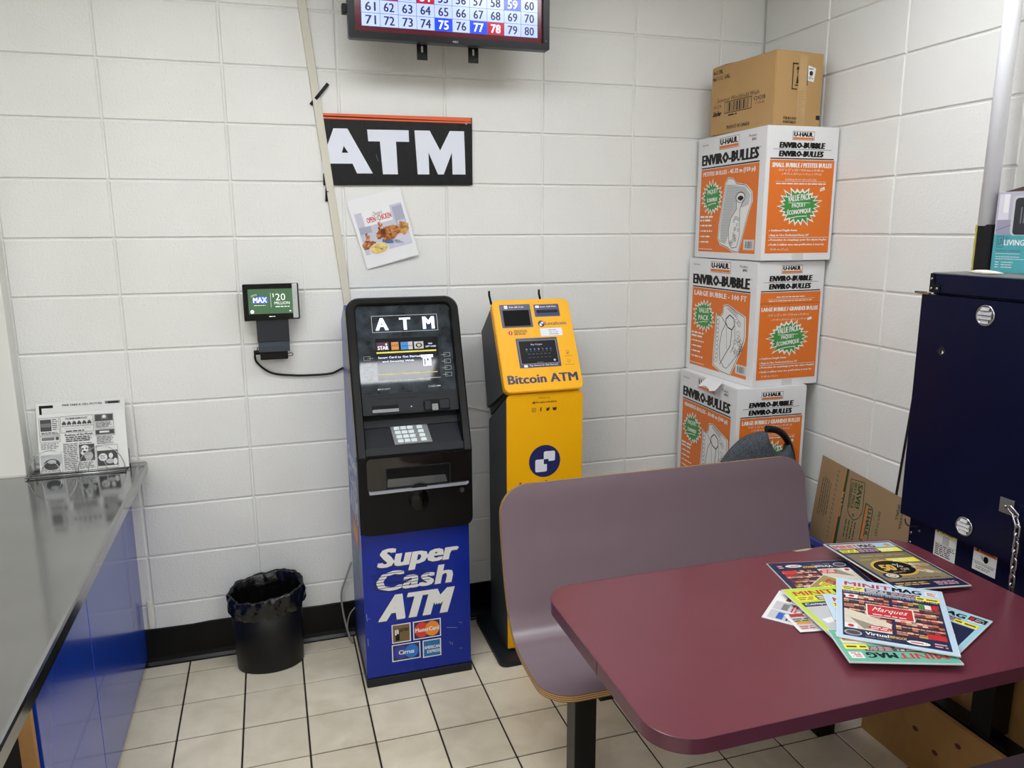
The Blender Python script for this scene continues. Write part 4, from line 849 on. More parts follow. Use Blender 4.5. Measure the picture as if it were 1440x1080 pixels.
left_face(L_, .4976, 'ENVIRO-BUBBLE', 'LARGE BUBBLE - 100 FT', ('VALUE', 'PACK'), 4, 'bag'); L_.build('left_face_print', t); right_face(R_, .3146, True, True, 12); R_.build('right_face_print', t)
MB().prism([(.14, 0), (.19, 0), (.19, .027), (.14, .027)], R_.o + R_.n * .0003, R_.u, R_.v, R_.n, .0004).build('tape_strip', M_TAPE, t)
t, L_, R_ = carton(-.525, 2.6681, -1.6137, .4886, .3148, .4990, 1.0748, 'white and orange bubble wrap carton partly hidden by the chair back', M_WBOX, CG)
left_face(L_, .4886, 'ENVIRO-BULLES', 'GRANDES BULLES - 30.48 m (100 pi)', ('PAQUET', '\u00c9CONOMIQUE'), 5, 'bag'); L_.build('left_face_print', t); right_face(R_, .3148, True, False, 13); R_.build('right_face_print', t)
t, L_, R_ = carton(-.53, 2.69, -1.575, .488, .314, .5745, .5745, 'white carton at the very bottom of the corner stack', M_WBOX, CG)
t, L_, R_ = carton(-.51, 2.7637, -1.4845, .3834, .2270, .2660, 2.3455, 'brown windshield wash carton on top of the corner stack', M_KRAFT, CG)
p = L_; KB = ink('carton_black', (34, 26, 20), .7)
p.text('4x3.78L', .008, .238, .073, .254, KB, 1, bold=.03); p.text('4x1 U.S. GAL.', .008, .214, .122, .230, KB, 1, bold=.03); p.text('Summer Windshield Wash', .044, .126, .300, .142, KB, 1); p.text('15-214', .022, .104, .070, .118, KB, 1); p.text('V24208', .268, .103, .336, .119, KB, 1); p.text('F 152:36', .282, .089, .332, .097, KB, 1)
p.rect(.092, .078, .258, .124, KB, 0); p.rect(.095, .081, .255, .121, M_KRAFT, 1); p.bars(.106, .083, .246, .119, KB, 2); p.dashes(.118, .064, .19, .076, 1, KB, seed=2); p.text('Turbo Power', .012, .074, .078, .094, KB, 1, bold=.06, shear=.5); p.text('PRODUCT OF CANADA', .112, .016, .252, .030, KB, 1, bold=.03); p.build('left_face_print', t)
p = R_; p.frame(.080, .132, .154, .226, .0045, KB, 0); p.rect(.106, .128, .160, .23, M_KRAFT, 1); p.rect(.078, .222, .106, .227, KB, 2); p.rect(.093, .146, .118, .150, KB, 2); p.poly([(.098, .154), (.112, .154), (.106, .185), (.104, .185)], KB, 2); p.rect(.1035, .188, .107, .206, KB, 2); p.poly([(.096, .204), (.114, .204), (.105, .217)], KB, 2); p.rect(.150, .150, .154, .222, KB, 2)
p.rect(.110, .012, .150, .258, ink('kraft_tape', (186, 152, 104), .25), 3); p.dashes(.116, .012, .146, .13, 26, KB, l=4, fill=.12, seed=3, ragged=.6)
p.text('STORE IN A COOL D', .048, .024, .112, .034, KB, 4, bold=.02); p.text('DO NOT STACK OV', .048, .010, .110, .020, KB, 4, bold=.02); p.rect(.205, .028, .224, .044, KB, 4)
p.poly([(.153, .168), (.182, .163), (.190, .213), (.152, .222)], K_WHITE, 5); p.disc(.168, .194, .009, KB, 6, n=10); p.dashes(.156, .172, .180, .184, 2, K_GREY, l=6); p.dashes(.156, .206, .184, .214, 1, K_GREY, l=6); p.build('right_face_print', t)
s = MB(); s.prism([(.0, .0), (.10, .01), (.09, .10), (.01, .06)], Vector((2.735, -.22, 2.347)), Vector((0, 1, 0)), Vector((1, 0, .25)).normalized(), Vector((-.2, 0, 1)).normalized(), .002); s.build('loose_flap', M_KRAFT, t)
s = MB(); s.prism([(.0, .0), (.14, .0), (.12, .07), (.02, .07)], Vector((2.79, -.5, 2.347)), Vector((1, .08, 0)).normalized(), Vector((0, 1, .12)).normalized(), Vector((0, 0, 1)), .002); s.build('loose_flap', M_KRAFT, t)
# crumpled slip between the cartons
s = MB(); g0 = []
for j in range(4): g0.append([(2.665 + .008 * math.sin(i * 2 + j) - j * .012, -.42 + i * .028, 1.088 - j * .012 + .006 * math.sin(i * 1.7 + j)) for i in range(5)])
s.loft(g0, close=False); o = s.build('paper_slip', mat('slip_paper', (214, 214, 216), .7)); origin_to(o, (2.66, -.36, 1.076)); tag(o, 'crumpled white paper slip poking out between two bubble wrap cartons', 'paper slip')

# ------------------------------------------------------------------ leaning flat card, tote, white board
fc = thing('flat_carton', (2.965, -.85, .36), 'flattened brown moving box leaning on the right wall', 'flattened box')
TLc = Vector((3.040, -.592, .790)); dn = Vector((-.17488, -.06359, -.98253)).normalized(); rr_ = Vector((0, -.99574, -.0922)); rr_ = (rr_ - dn * rr_.dot(dn)).normalized()
s = MB(); pn = dn.cross(rr_)
s.prism([(0, 0), (.43, -.0), (.50, .50), (.079, .50)], TLc, dn, rr_, -pn, .006); s.build('sheet', mat('grey_kraft', (150, 124, 92), .75, noise=(5, .5, (138, 112, 82))), fc)
p = PR(TLc, dn, rr_); CB2 = ink('card_green', (30, 72, 40), .7); CO = ink('card_orange', (206, 110, 44), .7); CF = ink('card_faded', (128, 104, 74), .7)
p.poly([(.024, .139), (.43, .128), (.43, .136), (.026, .143)], CO, 0); p.poly([(.022, .144), (.43, .137), (.43, .153), (.024, .155)], CB2, 0); p.text('Easy to Assemble', .115, .140, .215, .151, K_TAN, 1, bold=.02)
for i in range(15): p.poly([(.035 + i * .019, .095), (.046 + i * .019, .096), (.050 + i * .019, .108), (.038 + i * .019, .107)], CF, 0)
for i, (a, b) in enumerate(((.085, .25), (.080, .24), (.085, .245), (.09, .24), (.10, .235))): p.dashes(a, .024 + i * .0115, b, .031 + i * .0115, 1, CB2, seed=i, ragged=.1)
tg = [(.056, .172), (.055, .243), (.165, .256), (.195, .240), (.207, .220), (.195, .195), (.178, .182)]
p.line(tg + [tg[0]], .003, CB2, 1); p.text('SAVE!', .066, .213, .160, .236, CB2, 1, bold=.05); p.text('BEST PRICE', .066, .195, .166, .207, CB2, 1, bold=.04); p.text('GUARANTEED.', .066, .179, .170, .191, CB2, 1, bold=.03); p.ring(.189, .214, .006, .003, CB2, 1)
for i in range(4): p.dashes(.212, .180 + i * .0155, .290, .189 + i * .0155, 1, CB2, seed=20 + i, ragged=.1)
uf = [(.128, .265), (.136, .296), (.145, .303), (.268, .303), (.268, .265)]; p.line(uf + [uf[0]], .004, CB2, 1); p.rect(.138, .269, .262, .277, CO, 1); p.text('U-HAUL', .142, .280, .250, .298, CB2, 2, bold=.06)
p.text('EASY-TO-LIFT', .140, .330, .236, .342, CB2, 1, bold=.02, shear=.2); p.text('SMALL', .090, .409, .150, .421, CB2, 1, bold=.04); p.text('PEQUE\u00d1A', .086, .428, .176, .441, CB2, 1, bold=.04); p.line([(.155, .318), (.17, .312), (.18, .318)], .0012, CB2, 1); p.line([(.19, .318), (.25, .318)], .001, CB2, 1)
p.build('card_print', fc)
tt = thing('storage_tote', (2.97, -.87, 0), 'blue open storage tote standing between the carton stack and the cabinet', 'tote')
M_TOTE = mat('blue_tote', (34, 52, 150), .4); s = MB()
x0, x1, y0, y1, hh = 2.905, 3.030, -1.17, -.60, .505; q = [(x0, y0), (x1, y0), (x1, y1), (x0, y1)]
def rg_(g, z): return [(x0 - g, y0 - g, z), (x1 + g, y0 - g, z), (x1 + g, y1 + g, z), (x0 - g, y1 + g, z)]
s.loft([rg_(-.012, 0), rg_(0, hh - .02), rg_(0, hh), rg_(-.006, hh), rg_(-.018, .01)], smooth=False); s.build('tote_body', M_TOTE, tt)
s = MB(); s.loft([rg_(0, hh - .022), rg_(.012, hh - .022), rg_(.012, hh), rg_(0, hh)], smooth=False, closed_loop=True); s.build('tote_rim', mat('blue_rim', (66, 84, 170), .35), tt)
s = MB(); s.prism([(-.985, .74), (-1.245, .74), (-1.245, 1.38), (-1.040, 1.38)], (3.046, 0, 0), (0, 1, 0), (0, 0, 1), (1, 0, 0), .006); wbd = thing('white_board', (3.049, -1.1, .74), 'pale board with a dark edge standing between the wall and the navy cabinet', 'board'); s.build('board', mat('pale_board', (196, 192, 188), .5), wbd)
s = MB(); s.tube([(3.046, -.982, .74), (3.046, -1.038, 1.38)], .005, n=6); s.build('dark_edge', mat('dark_edging', (40, 34, 30), .6), wbd)
wbd.location = (3.049, -1.1, .74)

# ------------------------------------------------------------------ round backed chair
ch = thing('office_chair', (2.47, -.66, 0), 'grey fabric chair with a round back and hand hole, behind the bench', 'chair')
M_FAB = mat('charcoal_fabric', (88, 94, 100), .95, noise=(260, 1., (44, 48, 54)), bump=(500, .5, .0008), spec=.2)
c0 = Vector((2.66, -.50, 0)); Rb = .26
def bp(phi, z, r=0): a = math.radians(-95 + phi); return (c0.x + (Rb + r) * math.cos(a), c0.y + (Rb + r) * math.sin(a), z)
def ztop(f): return .973 - .17 * (abs(f) / 42) ** 2.4
def zbot(f): return .60 + .10 * (abs(f) / 42) ** 2.5
def zcut(f):
    """top of the fabric: a hand hole is cut out around the middle"""
    z = ztop(f) - .012
    if 2 < f < 27:
        k = (f - 2) / 25; z = min(z, ztop(f) - .012 - .072 * math.sin(PI * k) ** .55)
    return z
fs = [-42 + 84 * i / 62 for i in range(63)]; s = MB(); rings = []
for f in fs:
    zt, zb = zcut(f), zbot(f); zt = max(zt, zb + .02); th = .030
    rings.append([bp(f, zb + (zt - zb) * k / 6, .004 + .010 * math.sin(PI * k / 6)) for k in range(7)] + [bp(f, zb + (zt - zb) * k / 6, -.022) for k in range(6, -1, -1)])
s.loft(rings); s.build('backrest', M_FAB, ch)
s = MB(); s.tube([bp(f, ztop(f), -.008) for f in fs if f > 0] , .013, n=10); s.build('back_frame', M_BLK, ch)
s = MB(); pts = [(2.47 + .2 * math.cos(2 * PI * i / 32), -.66 + .19 * math.sin(2 * PI * i / 32)) for i in range(32)]
rings = [[(2.47 + (x - 2.47) * k, -.66 + (y + .66) * k, z) for x, y in pts] for k, z in ((.9, .405), (1, .42), (1, .445), (.93, .462), (.6, .468))]; s.loft(rings); s.build('seat', M_FAB, ch)
s = MB(); s.tube(bez([bp(0, .62, .01), bp(0, .50, .02), (2.60, -.74, .40), (2.50, -.68, .395)]), .012); s.build('back_support', M_BLK, ch)
MB().cyl((2.47, -.66, .10), (2.47, -.66, .405), .024).build('column', M_BLK, ch)
for k in range(5):
    a = 2 * PI * k / 5 + .3; e = (2.47 + .17 * math.cos(a), -.66 + .15 * math.sin(a))
    s = MB(); s.tube([(2.47, -.66, .11), (e[0], e[1], .062)], .014, n=8); lg = s.build('leg', M_BLK, ch)
    MB().cyl((e[0] - .012, e[1], .026), (e[0] + .012, e[1], .026), .026, n=16).build('caster', M_BLK, lg)

# ------------------------------------------------------------------ booth benches
M_MAUVE = mat('mauve_laminate', (120, 103, 110), .3, noise=(9, .25, (112, 94, 102)))
M_PLYA = mat('ply_light', (196, 158, 100), .6); M_PLYB = mat('ply_dark', (110, 76, 40), .7)
prof = [(-.885, .908), (-.8925, .874), (-.903, .80), (-.914, .74), (-.930, .675), (-.948, .611), (-.966, .560), (-.990, .512), (-1.020, .478), (-1.062, .455), (-1.115, .446), (-1.185, .443), (-1.26, .4435), (-1.30, .444), (-1.335, .4445)]
def resample(P_, n):
    P_ = [Vector((a, b, 0)) for a, b in P_]; L = [0]
    for a, b in zip(P_[:-1], P_[1:]): L.append(L[-1] + (b - a).length)
    o = []
    for k in range(n + 1):
        t = L[-1] * k / n; i = max(j for j in range(len(L) - 1) if L[j] <= t + 1e-9); f = (t - L[i]) / (L[i + 1] - L[i]); o.append(P_[i].lerp(P_[i + 1], f))
    return o, L[-1]
def make_bench(name, X0, X1, ypos, mirror, label, group, posts):
    t = thing(name, ((X0 + X1) / 2, ypos, 0), label, 'bench', group)
    pr, L = resample(prof[:-2] + [(a - .04, b) for a, b in prof[-2:]] if mirror else prof, 60); mir = (lambda y: -3.262 - y) if mirror else (lambda y: y)
    Rr = .095; TH = .021; NL = 5; N_ = len(pr)
    nrm = []
    for i in range(N_):
        d = pr[min(i + 1, N_ - 1)] - pr[max(i - 1, 0)]; d.normalize(); nrm.append(Vector((d.y, -d.x, 0)) * -1)
    # make normals point up / towards the sitter
    for i in range(N_):
        if nrm[i].y < 0 and i > 40 or (nrm[i].x > 0 and i < 20): nrm[i] = -nrm[i]
    for i in range(1, N_):
        if nrm[i].dot(nrm[i - 1]) < 0: nrm[i] = -nrm[i]
    def inset(s_):
        e = min(s_, L - s_)
        return 0 if e >= Rr else Rr - math.sqrt(max(0, Rr * Rr - (Rr - e) ** 2))
    svals = []; 
    for i in range(N_): svals.append(L * i / (N_ - 1))
    # denser stations near both rounded ends
    st = sorted(set([0, .002, .006, .013, .022, .035, .05, .07] + [L - q for q in (0, .002, .006, .013, .022, .035, .05, .07)] + [L * k / 46 for k in range(5, 42)]))
    def P3(s_, x, off):
        f = s_ / L * (N_ - 1); i = min(int(f), N_ - 2); q = pr[i].lerp(pr[i + 1], f - i); n = nrm[i].lerp(nrm[i + 1], f - i).normalized(); q = q - n * off
        return Vector((x, mir(q.x), q.y))
    NX = 16
    def surf(off):
        return [[P3(s_, X0 + inset(s_) + (X1 - X0 - 2 * inset(s_)) * j / NX, off) for j in range(NX + 1)] for s_ in st]
    s = MB(); s.loft(surf(0), close=False, m=M_MAUVE); s.loft(surf(TH), close=False, m=M_MAUVE)
    s.build('bench_shell', M_MAUVE, t)
    def outline(off):
        a = [P3(s_, X0 + inset(s_), off) for s_ in st]; b = [P3(s_, X1 - inset(s_), off) for s_ in st[::-1]]
        top = [P3(L, X0 + inset(L) + (X1 - X0 - 2 * inset(L)) * j / 12, off) for j in range(1, 12)]; bot = [P3(0, X1 - inset(0) - (X1 - X0 - 2 * inset(0)) * j / 12, off) for j in range(1, 12)]
        return a + top + b + bot
    s = MB()
    for k in range(7): s.loft([outline(TH * k / 7), outline(TH * (k + 1) / 7)], m=(M_PLYB if k in (0, 2, 4, 6) else M_PLYA), cap=False, smooth=False)
    s.build('plywood_edge', M_PLYA, t)
    for (px_, py_) in posts:
        MB().box((px_ - .035, py_ - .035, 0), (px_ + .035, py_ + .035, .424), bev=.004).build('post', M_BLKMET, t)
    ym = posts[0][1]
    a_, b_ = (ym - .10, ym - .04) if not mirror else (ym + .04, ym + .10)
    MB().box((X0 + .19, a_, .355), (X1 - .10, b_, .422), bev=.003).build('seat_rail', M_BLKMET, t)
    a_, b_ = (ym + .038, ym + .088) if not mirror else (ym - .088, ym - .038)
    MB().box((X0 + .10, a_, .385), (X1 - .08, b_, .425), bev=.003).build('seat_rail', M_BLKMET, t)
    return t
make_bench('booth_bench', 1.575, 2.712, -1.15, False, 'mauve moulded plywood booth bench on the far side of the table', 'booth benches', [(1.750, -1.160), (2.645, -1.150)])
make_bench('booth_bench', 1.575, 2.712, -2.1, True, 'mauve booth bench on the near side of the table, only its seat corner in view', 'booth benches', [(1.750, -2.09), (2.645, -2.10)])
# table
tb = thing('booth_table', (2.165, -1.62, 0), 'maroon laminate booth table with rounded corners and magazines on it', 'table')
M_MAR = mat('maroon_laminate', (106, 51, 63), .26, noise=(7, .35, (97, 44, 56)), bump=(25, .06, .001)); M_MARE = mat('maroon_edge_band', (84, 38, 54), .3)
q = rrect(1.575, -1.965, 2.757, -1.283, .095, n=28); qo = rrect(1.5735, -1.9665, 2.7585, -1.2815, .0965, n=28)
s = MB(); s.prism(q, (0, 0, .716), (1, 0, 0), (0, 1, 0), (0, 0, 1), .034); s.build('table_top', M_MAR, tb)
s = MB(); R4 = [[(x, y, z) for x, y in qq] for qq, z in ((q, .7165), (qo, .7165), (qo, .7495), (q, .7503))]; s.loft(R4, smooth=False, closed_loop=True); s.build('edge_band', M_MARE, tb)
MB().box((1.5728, -1.66, .7165), (1.5738, -1.6588, .7496)).build('band_seam', M_BLK, tb)
MB().box((2.33, -1.3005, .7503), (2.42, -1.2815, .7507)).build('worn_patch', mat('bare_particle_board', (176, 160, 138), .8), tb) if False else None
s = MB(); s.prism([(2.375, -1.283), (2.43, -1.2825), (2.445, -1.287), (2.42, -1.294), (2.385, -1.292)], (0, 0, .7503), (1, 0, 0), (0, 1, 0), (0, 0, 1), .0004); s.build('worn_patch', mat('bare_particle_board', (176, 160, 138), .8), tb)
MB().box((2.718, -1.93, .0), (2.765, -1.86, .716), bev=.004).build('column', M_BLKMET, tb)
MB().box((1.75, -1.66, .700), (2.72, -1.60, .716), bev=.003).build('top_plate', M_BLKMET, tb)

# ------------------------------------------------------------------ magazines
M_PG = mat('magazine_page', (222, 222, 224), .4)
GLS = dict(rough=.3)
SHELF = [ink('shelf_a', (168, 50, 44)), ink('shelf_b', (120, 70, 50)), ink('shelf_c', (190, 110, 70)), ink('shelf_d', (64, 44, 44)), ink('shelf_e', (214, 180, 150)), ink('shelf_f', (90, 40, 40)), ink('shelf_g', (200, 150, 60))]
PALE = ink('cover_pale_blue', (188, 212, 232)); LIME = ink('cover_lime', (190, 214, 60)); TEAL = ink('cover_teal', (104, 178, 156)); SKY = ink('cover_sky', (160, 206, 220)); DNAVY = ink('cover_navy', (26, 32, 70)); GOLD = ink('cover_gold', (210, 170, 70)); OLIVE = ink('cover_olive', (122, 112, 84)); TANC = ink('cover_tan', (158, 140, 84)); PINK = ink('cover_pink', (222, 170, 176)); MRED = ink('cover_red', (196, 42, 46)); CRM = ink('cover_cream', (214, 206, 186))
def masthead(p, w, h, yt=None):
    y = h - .040; p.text('MINIT', .020, y, w * .52, y + .022, MRED, 2, bold=.04); p.text('MAG', w * .53, y - .001, w * .80, y + .022, K_BLACK, 2, bold=.06); p.rect(w * .83, y - .002, w - .012, y + .024, K_WHITE, 2); p.dashes(w * .85, y, w - .016, y + .02, 3, MRED, l=3, seed=3)
    p.rect(.014, h - .068, .066, h - .046, K_YEL, 2); p.dashes(.018, h - .066, .062, h - .048, 2, K_BROWN, l=3, seed=1, ragged=.1); p.rect(.068, h - .068, w * .78, h - .046, K_DGREY, 1); p.dashes(.072, h - .066, .125, h - .048, 2, K_WHITE, l=2, seed=2, ragged=.1); p.dashes(.13, h - .066, w * .76, h - .048, 3, PINK, l=2, seed=6, ragged=0)
    p.rect(w * .74, h - .074, w - .012, h - .054, K_YEL, 3); p.dashes(w * .75, h - .071, w - .016, h - .057, 1, K_BROWN, l=4, seed=4, ragged=.1)
def cov_marques(p, w, h, script=True):
    p.rect(.014, .012, w - .014, h - .072, DNAVY, 1); p.text('LARGEST LATIN FOOD SPECIALTY GROCERY STORE', .018, h - .082, w - .018, h - .075, K_WHITE, 2)
    y0, y1 = .052, h - .088
    for a, b in ((.018, w * .5 - .004), (w * .5 + .004, w - .018)):
        for r in range(7): yy0 = y0 + (y1 - y0) * r / 7; p.mosaic(a, yy0 + .003, b, yy0 + (y1 - y0) / 7 - .004, 9, 2, SHELF, l=2, seed=r * 3 + int(a * 100))
        for r in range(7): p.dashes(a, y0 + (y1 - y0) * (r + 1) / 7 - .012, b, y0 + (y1 - y0) * (r + 1) / 7 - .008, 1, K_WHITE, l=3, seed=r)
    p.poly([(.018, y0), (w * .5 - .006, y0), (w * .5 - .006, y0 + .05), (.06, y0 + .085), (.018, y0 + .1)], CRM, 3); p.poly([(.03, y0 + .055), (.085, y0 + .03), (.085, y0 + .012), (.06, y0 + .005)], ink('counter_grey', (150, 140, 124)), 4)
    p.rect(.018, y0, .046, y0 + .024, K_WHITE, 4); p.disc(.032, y0 + .012, .007, MRED, 5, n=14); p.rect(.022, y1 - .026, .050, y1 - .004, K_WHITE, 4); p.disc(.036, y1 - .015, .007, MRED, 5, n=14)
    p.rect(w - .064, y1 - .032, w - .050, y1 - .010, K_GREEN, 4); p.rect(w - .050, y1 - .032, w - .036, y1 - .010, K_WHITE, 4); p.rect(w - .036, y1 - .032, w - .022, y1 - .010, MRED, 4); p.rect(w - .058, y0 + .004, w - .020, y0 + .028, MRED, 4)
    cy = (y0 + y1) / 2 + .012; p.rect(.068, cy - .030, w - .078, cy + .034, K_WHITE, 5); p.rect(.071, cy - .027, w - .081, cy + .031, MRED, 6); p.text('Marques', .078, cy - .008, w - .088, cy + .022, K_WHITE, 7, bold=.0, shear=.35); p.dashes(.082, cy - .022, w - .09, cy - .014, 1, K_WHITE, l=7, ragged=.1)
    p.disc(w * .38, y0 + .018, .026, MRED, 5, ry=.012); p.dashes(w * .30, y0 + .010, w * .46, y0 + .026, 2, K_WHITE, l=6, ragged=.1)
    p.rect(.014, .012, w - .014, .050, DNAVY, 4); p.disc(.036, .030, .019, K_LGREY, 5, ry=.013); p.disc(.036, .030, .016, K_DGREY, 6, ry=.010); p.text('Virtual', .062, .030, .112, .044, K_WHITE, 5, bold=.03); p.text('BINGO!', .114, .031, .148, .043, GOLD, 5, bold=.03); p.dashes(.062, .018, .130, .026, 1, K_GREY, l=5); p.disc(.172, .028, .024, K_WHITE, 5, ry=.009); p.dashes(.156, .023, .188, .033, 1, MRED, l=6, ragged=0); p.dashes(.205, .020, w - .02, .042, 2, PINK, l=5, ragged=.1)
def cov_50(p, w, h):
    p.rect(.003, .003, w - .003, h - .003, DNAVY, 1); y = h - .040; p.rect(.010, y - .004, w - .010, y + .030, K_LGREY, 2); p.text('MINIT', .014, y, w * .42, y + .022, MRED, 3, bold=.04); p.text('MAG', w * .43, y, w * .66, y + .022, K_BLACK, 3, bold=.05); p.rect(w * .70, y - .002, w - .012, y + .026, SKY, 3); p.disc(w * .86, y + .012, .010, ink('skin_tan', (206, 150, 110)), 4)
    p.rect(.014, h - .072, .070, h - .050, K_YEL, 3); p.dashes(.018, h - .070, .066, h - .052, 2, K_BROWN, l=4, ragged=.1); p.dashes(.075, h - .072, .14, h - .050, 3, PINK, l=3, ragged=0); p.rect(w * .62, h - .076, w - .014, h - .048, K_YEL, 3); p.dashes(w * .64, h - .072, w - .02, h - .052, 2, K_WHITE, l=4)
    p.rect(.012, .048, w - .012, h - .082, OLIVE, 2); p.poly([(.012, .048), (w - .012, .048), (w - .012, .14), (.09, .11)], ink('cover_olive2', (136, 126, 98)), 3)
    p.dashes(.05, h - .108, w - .03, h - .092, 1, TANC, l=3, ragged=0); p.dashes(.03, h - .13, .11, h - .115, 1, TANC, l=3); p.rect(.115, h - .150, w - .02, h - .122, K_YEL, 4); p.dashes(.125, h - .146, w - .03, h - .126, 2, K_WHITE, l=5)
    p.disc(.098, .130, .068, GOLD, 4, ry=.052); p.disc(.098, .130, .060, K_BLACK, 5, ry=.044); p.text('50', .052, .112, .102, .150, GOLD, 6, bold=.06, shear=.12); p.text('%', .104, .128, .128, .152, CRM, 6); p.text('OFF', .106, .108, .134, .122, CRM, 6, shear=.1); p.dashes(.07, .098, .12, .104, 1, GOLD, l=6)
    p.disc(.05, .082, .028, DNAVY, 6, ry=.018); p.disc(.05, .082, .018, CRM, 7, ry=.014); p.ring(.05, .082, .011, .002, K_BROWN, 8, ry=.008)
    rn = random.Random(4)
    for k in range(16): p.disc(.182 + rn.uniform(-.025, .03), .118 + rn.uniform(-.03, .03), .012, rn.choice((ink('bread_a', (200, 172, 130)), ink('bread_b', (180, 146, 100)), CRM)), 5 + k % 3, ry=.009, n=10)
    p.dashes(.06, .055, .2, .064, 1, K_BROWN, l=4, ragged=.1)
    p.rect(.003, .003, w - .003, .046, DNAVY, 3); p.dashes(.02, .020, w * .55, .040, 2, GOLD, l=4, ragged=.1); p.dashes(w * .6, .012, w - .02, .036, 3, PINK, l=4, ragged=.1)
def cov_plain(col, extra=None):
    def f(p, w, h):
        p.rect(0.002, .002, w - .002, h - .002, col, 0); masthead(p, w, h)
        if extra: extra(p, w, h)
    return f
def lime_x(p, w, h):
    p.rect(.014, .012, w - .014, h - .078, CRM, 1); p.rect(.014, h - .100, w - .014, h - .078, K_NAVY, 2); p.text('Computers', .020, h - .096, .110, h - .082, K_WHITE, 3, bold=.03); p.rect(.014, .10, w - .014, h - .102, K_LGREY, 2)
    rn = random.Random(5)
    for k in range(16): a, b = rn.uniform(.02, .2), rn.uniform(.11, .2); p.poly([(a, b), (a + .03, b + .008), (a + .026, b + .028), (a - .004, b + .02)], rn.choice((K_WHITE, K_GREY, K_LGREY)), 3)
    p.rect(.014, .012, w - .014, .098, K_BLACK, 2); p.text('CYBER', .03, .055, .12, .08, K_WHITE, 3, bold=.04)
def teal_x(p, w, h):
    p.rect(.014, .012, w - .014, h - .078, CRM, 1); p.mosaic(.02, .03, w - .02, h - .09, 10, 10, SHELF, l=2, seed=9)
def blue_x(p, w, h):
    p.rect(.010, .012, w - .014, h - .078, DNAVY, 1); p.text('CYBER', .10, h - .165, w - .03, h - .135, K_WHITE, 2, bold=.04); p.text('MONDAY', .13, h - .19, w - .03, h - .172, K_LGREY, 2); p.dashes(.13, h - .105, .2, h - .097, 1, K_LGREY, l=2)
    p.rect(w * .82, h - .036, w - .006, h - .012, K_BLACK, 4); p.rect(w * .83, h - .032, w * .87, h - .018, MRED, 5); p.dashes(w * .88, h - .034, w - .008, h - .016, 2, K_LGREY, l=5)
def ads(seed, edge=None):
    def f(p, w, h):
        p.rect(.0015, .0015, w - .0015, h - .0015, edge or K_WHITE, 0); rn = random.Random(seed)
        ni = max(2, round(w / .062)); nj = max(1, round(h / .055))
        for i in range(ni):
            for j in range(nj):
                x = .008 + i * (w - .014) / ni; y = .008 + j * (h - .014) / nj; p.rect(x, y, x + (w - .014) / ni - .004, y + (h - .014) / nj - .004, rn.choice((PINK, K_LGREY, K_WHITE, CRM, K_WHITE, K_WHITE)), 1); p.dashes(x + .003, y + .003, x + .045, y + .02, 2, rn.choice((K_BLACK, MRED, K_NAVY)), l=2, seed=i + j)
                p.rect(x + .004, y + .026, x + .04, y + .042, rn.choice(SHELF + [K_GREY, K_BLUE]), 2)
    return f
def tan_x(p, w, h): p.rect(.014, .012, w - .014, h - .078, OLIVE, 1); p.dashes(.02, .03, w - .02, h - .09, 12, K_BLACK, l=2, seed=3)
MG = 'free magazines spread on the booth table'
def magazine(TL, ang, w, h, z, cover, label, th=.003, warp=None, flip=False):
    a = math.radians(ang); u = Vector((math.cos(a), math.sin(a), 0)); dn_ = Vector((u.y, -u.x, 0)); o = Vector((TL[0], TL[1], z)) + dn_ * h
    t = thing('magazine', o + u * w / 2 - dn_ * h / 2, label, 'magazine', MG); v = -dn_; n = Vector((0, 0, 1)); wf = warp or (lambda x, y: .004 * x / w)
    NX_, NY_ = 12, 6; s = MB(); top = []; 
    for j in range(NY_ + 1): top.append([o + u * (w * i / NX_) + v * (h * j / NY_) + n * (th + wf(w * i / NX_, h * j / NY_)) for i in range(NX_ + 1)])
    bot = [[q - n * th for q in r] for r in top]
    s.loft(top, close=False); s.loft(bot, close=False)
    ed = lambda G: G[0] + [r[-1] for r in G[1:]] + G[-1][-2::-1] + [r[0] for r in G[-2:0:-1]]
    s.loft([ed(bot), ed(top)], cap=False, smooth=False); s.build('pages', M_PG, t)
    p = PR(o + n * th, u, v, lift=.0003, warp=wf); p.LAY = .00009; cover(p, w, h); p.build('cover_print', t); return t
zT = .7506
flat = lambda x, y: 0.
magazine((2.409, -1.713), 168, .240, .330, zT, lambda p, w, h: (p.rect(.0015, .0015, w - .0015, h - .0015, DNAVY, 0), masthead(p, w, h), cov_marques(p, w, h)), 'dark blue bordered magazine lying upside down at the left rear of the pile', warp=flat)
magazine((2.185, -1.480), -142, .24, .30, zT, ads(3), 'magazine of small picture ads under the left side of the pile', th=.0022, warp=flat) if False else None
magazine((2.044 + .0, -1.601), 39.5, .17, .08, zT, ads(3), 'white page of small car ads sticking out at the left of the pile', th=.0012, warp=flat)
magazine((2.058, -1.652), 28, .16, .085, zT + .0001, ads(8), 'white ad page sticking out lowest at the left of the pile', th=.001, warp=flat) if False else magazine((2.100, -1.612), -10, .16, .085, zT + .0024, ads(8), 'white ad page just under the lime green magazine', th=.0008, warp=flat)
magazine((2.458, -1.574), -66, .25, .235, zT + .0044, cov_plain(SKY, blue_x), 'sky blue magazine with a navy cyber sale cover, right of the pile', warp=flat)
magazine((2.315, -1.944), 160, .245, .14, zT + .0168, cov_plain(TEAL, teal_x), 'teal bordered magazine lying upside down nearest the table edge', warp=flat)
magazine((2.336, -1.466), -60, .23, .22, zT + .0088, cov_plain(TANC, tan_x), 'tan bordered magazine whose red masthead shows behind the front cover', th=.002, warp=flat)
magazine((2.164, -1.514), -9, .25, .335, zT + .0122, cov_plain(LIME, lime_x), 'lime green bordered magazine at the left of the pile', warp=flat)
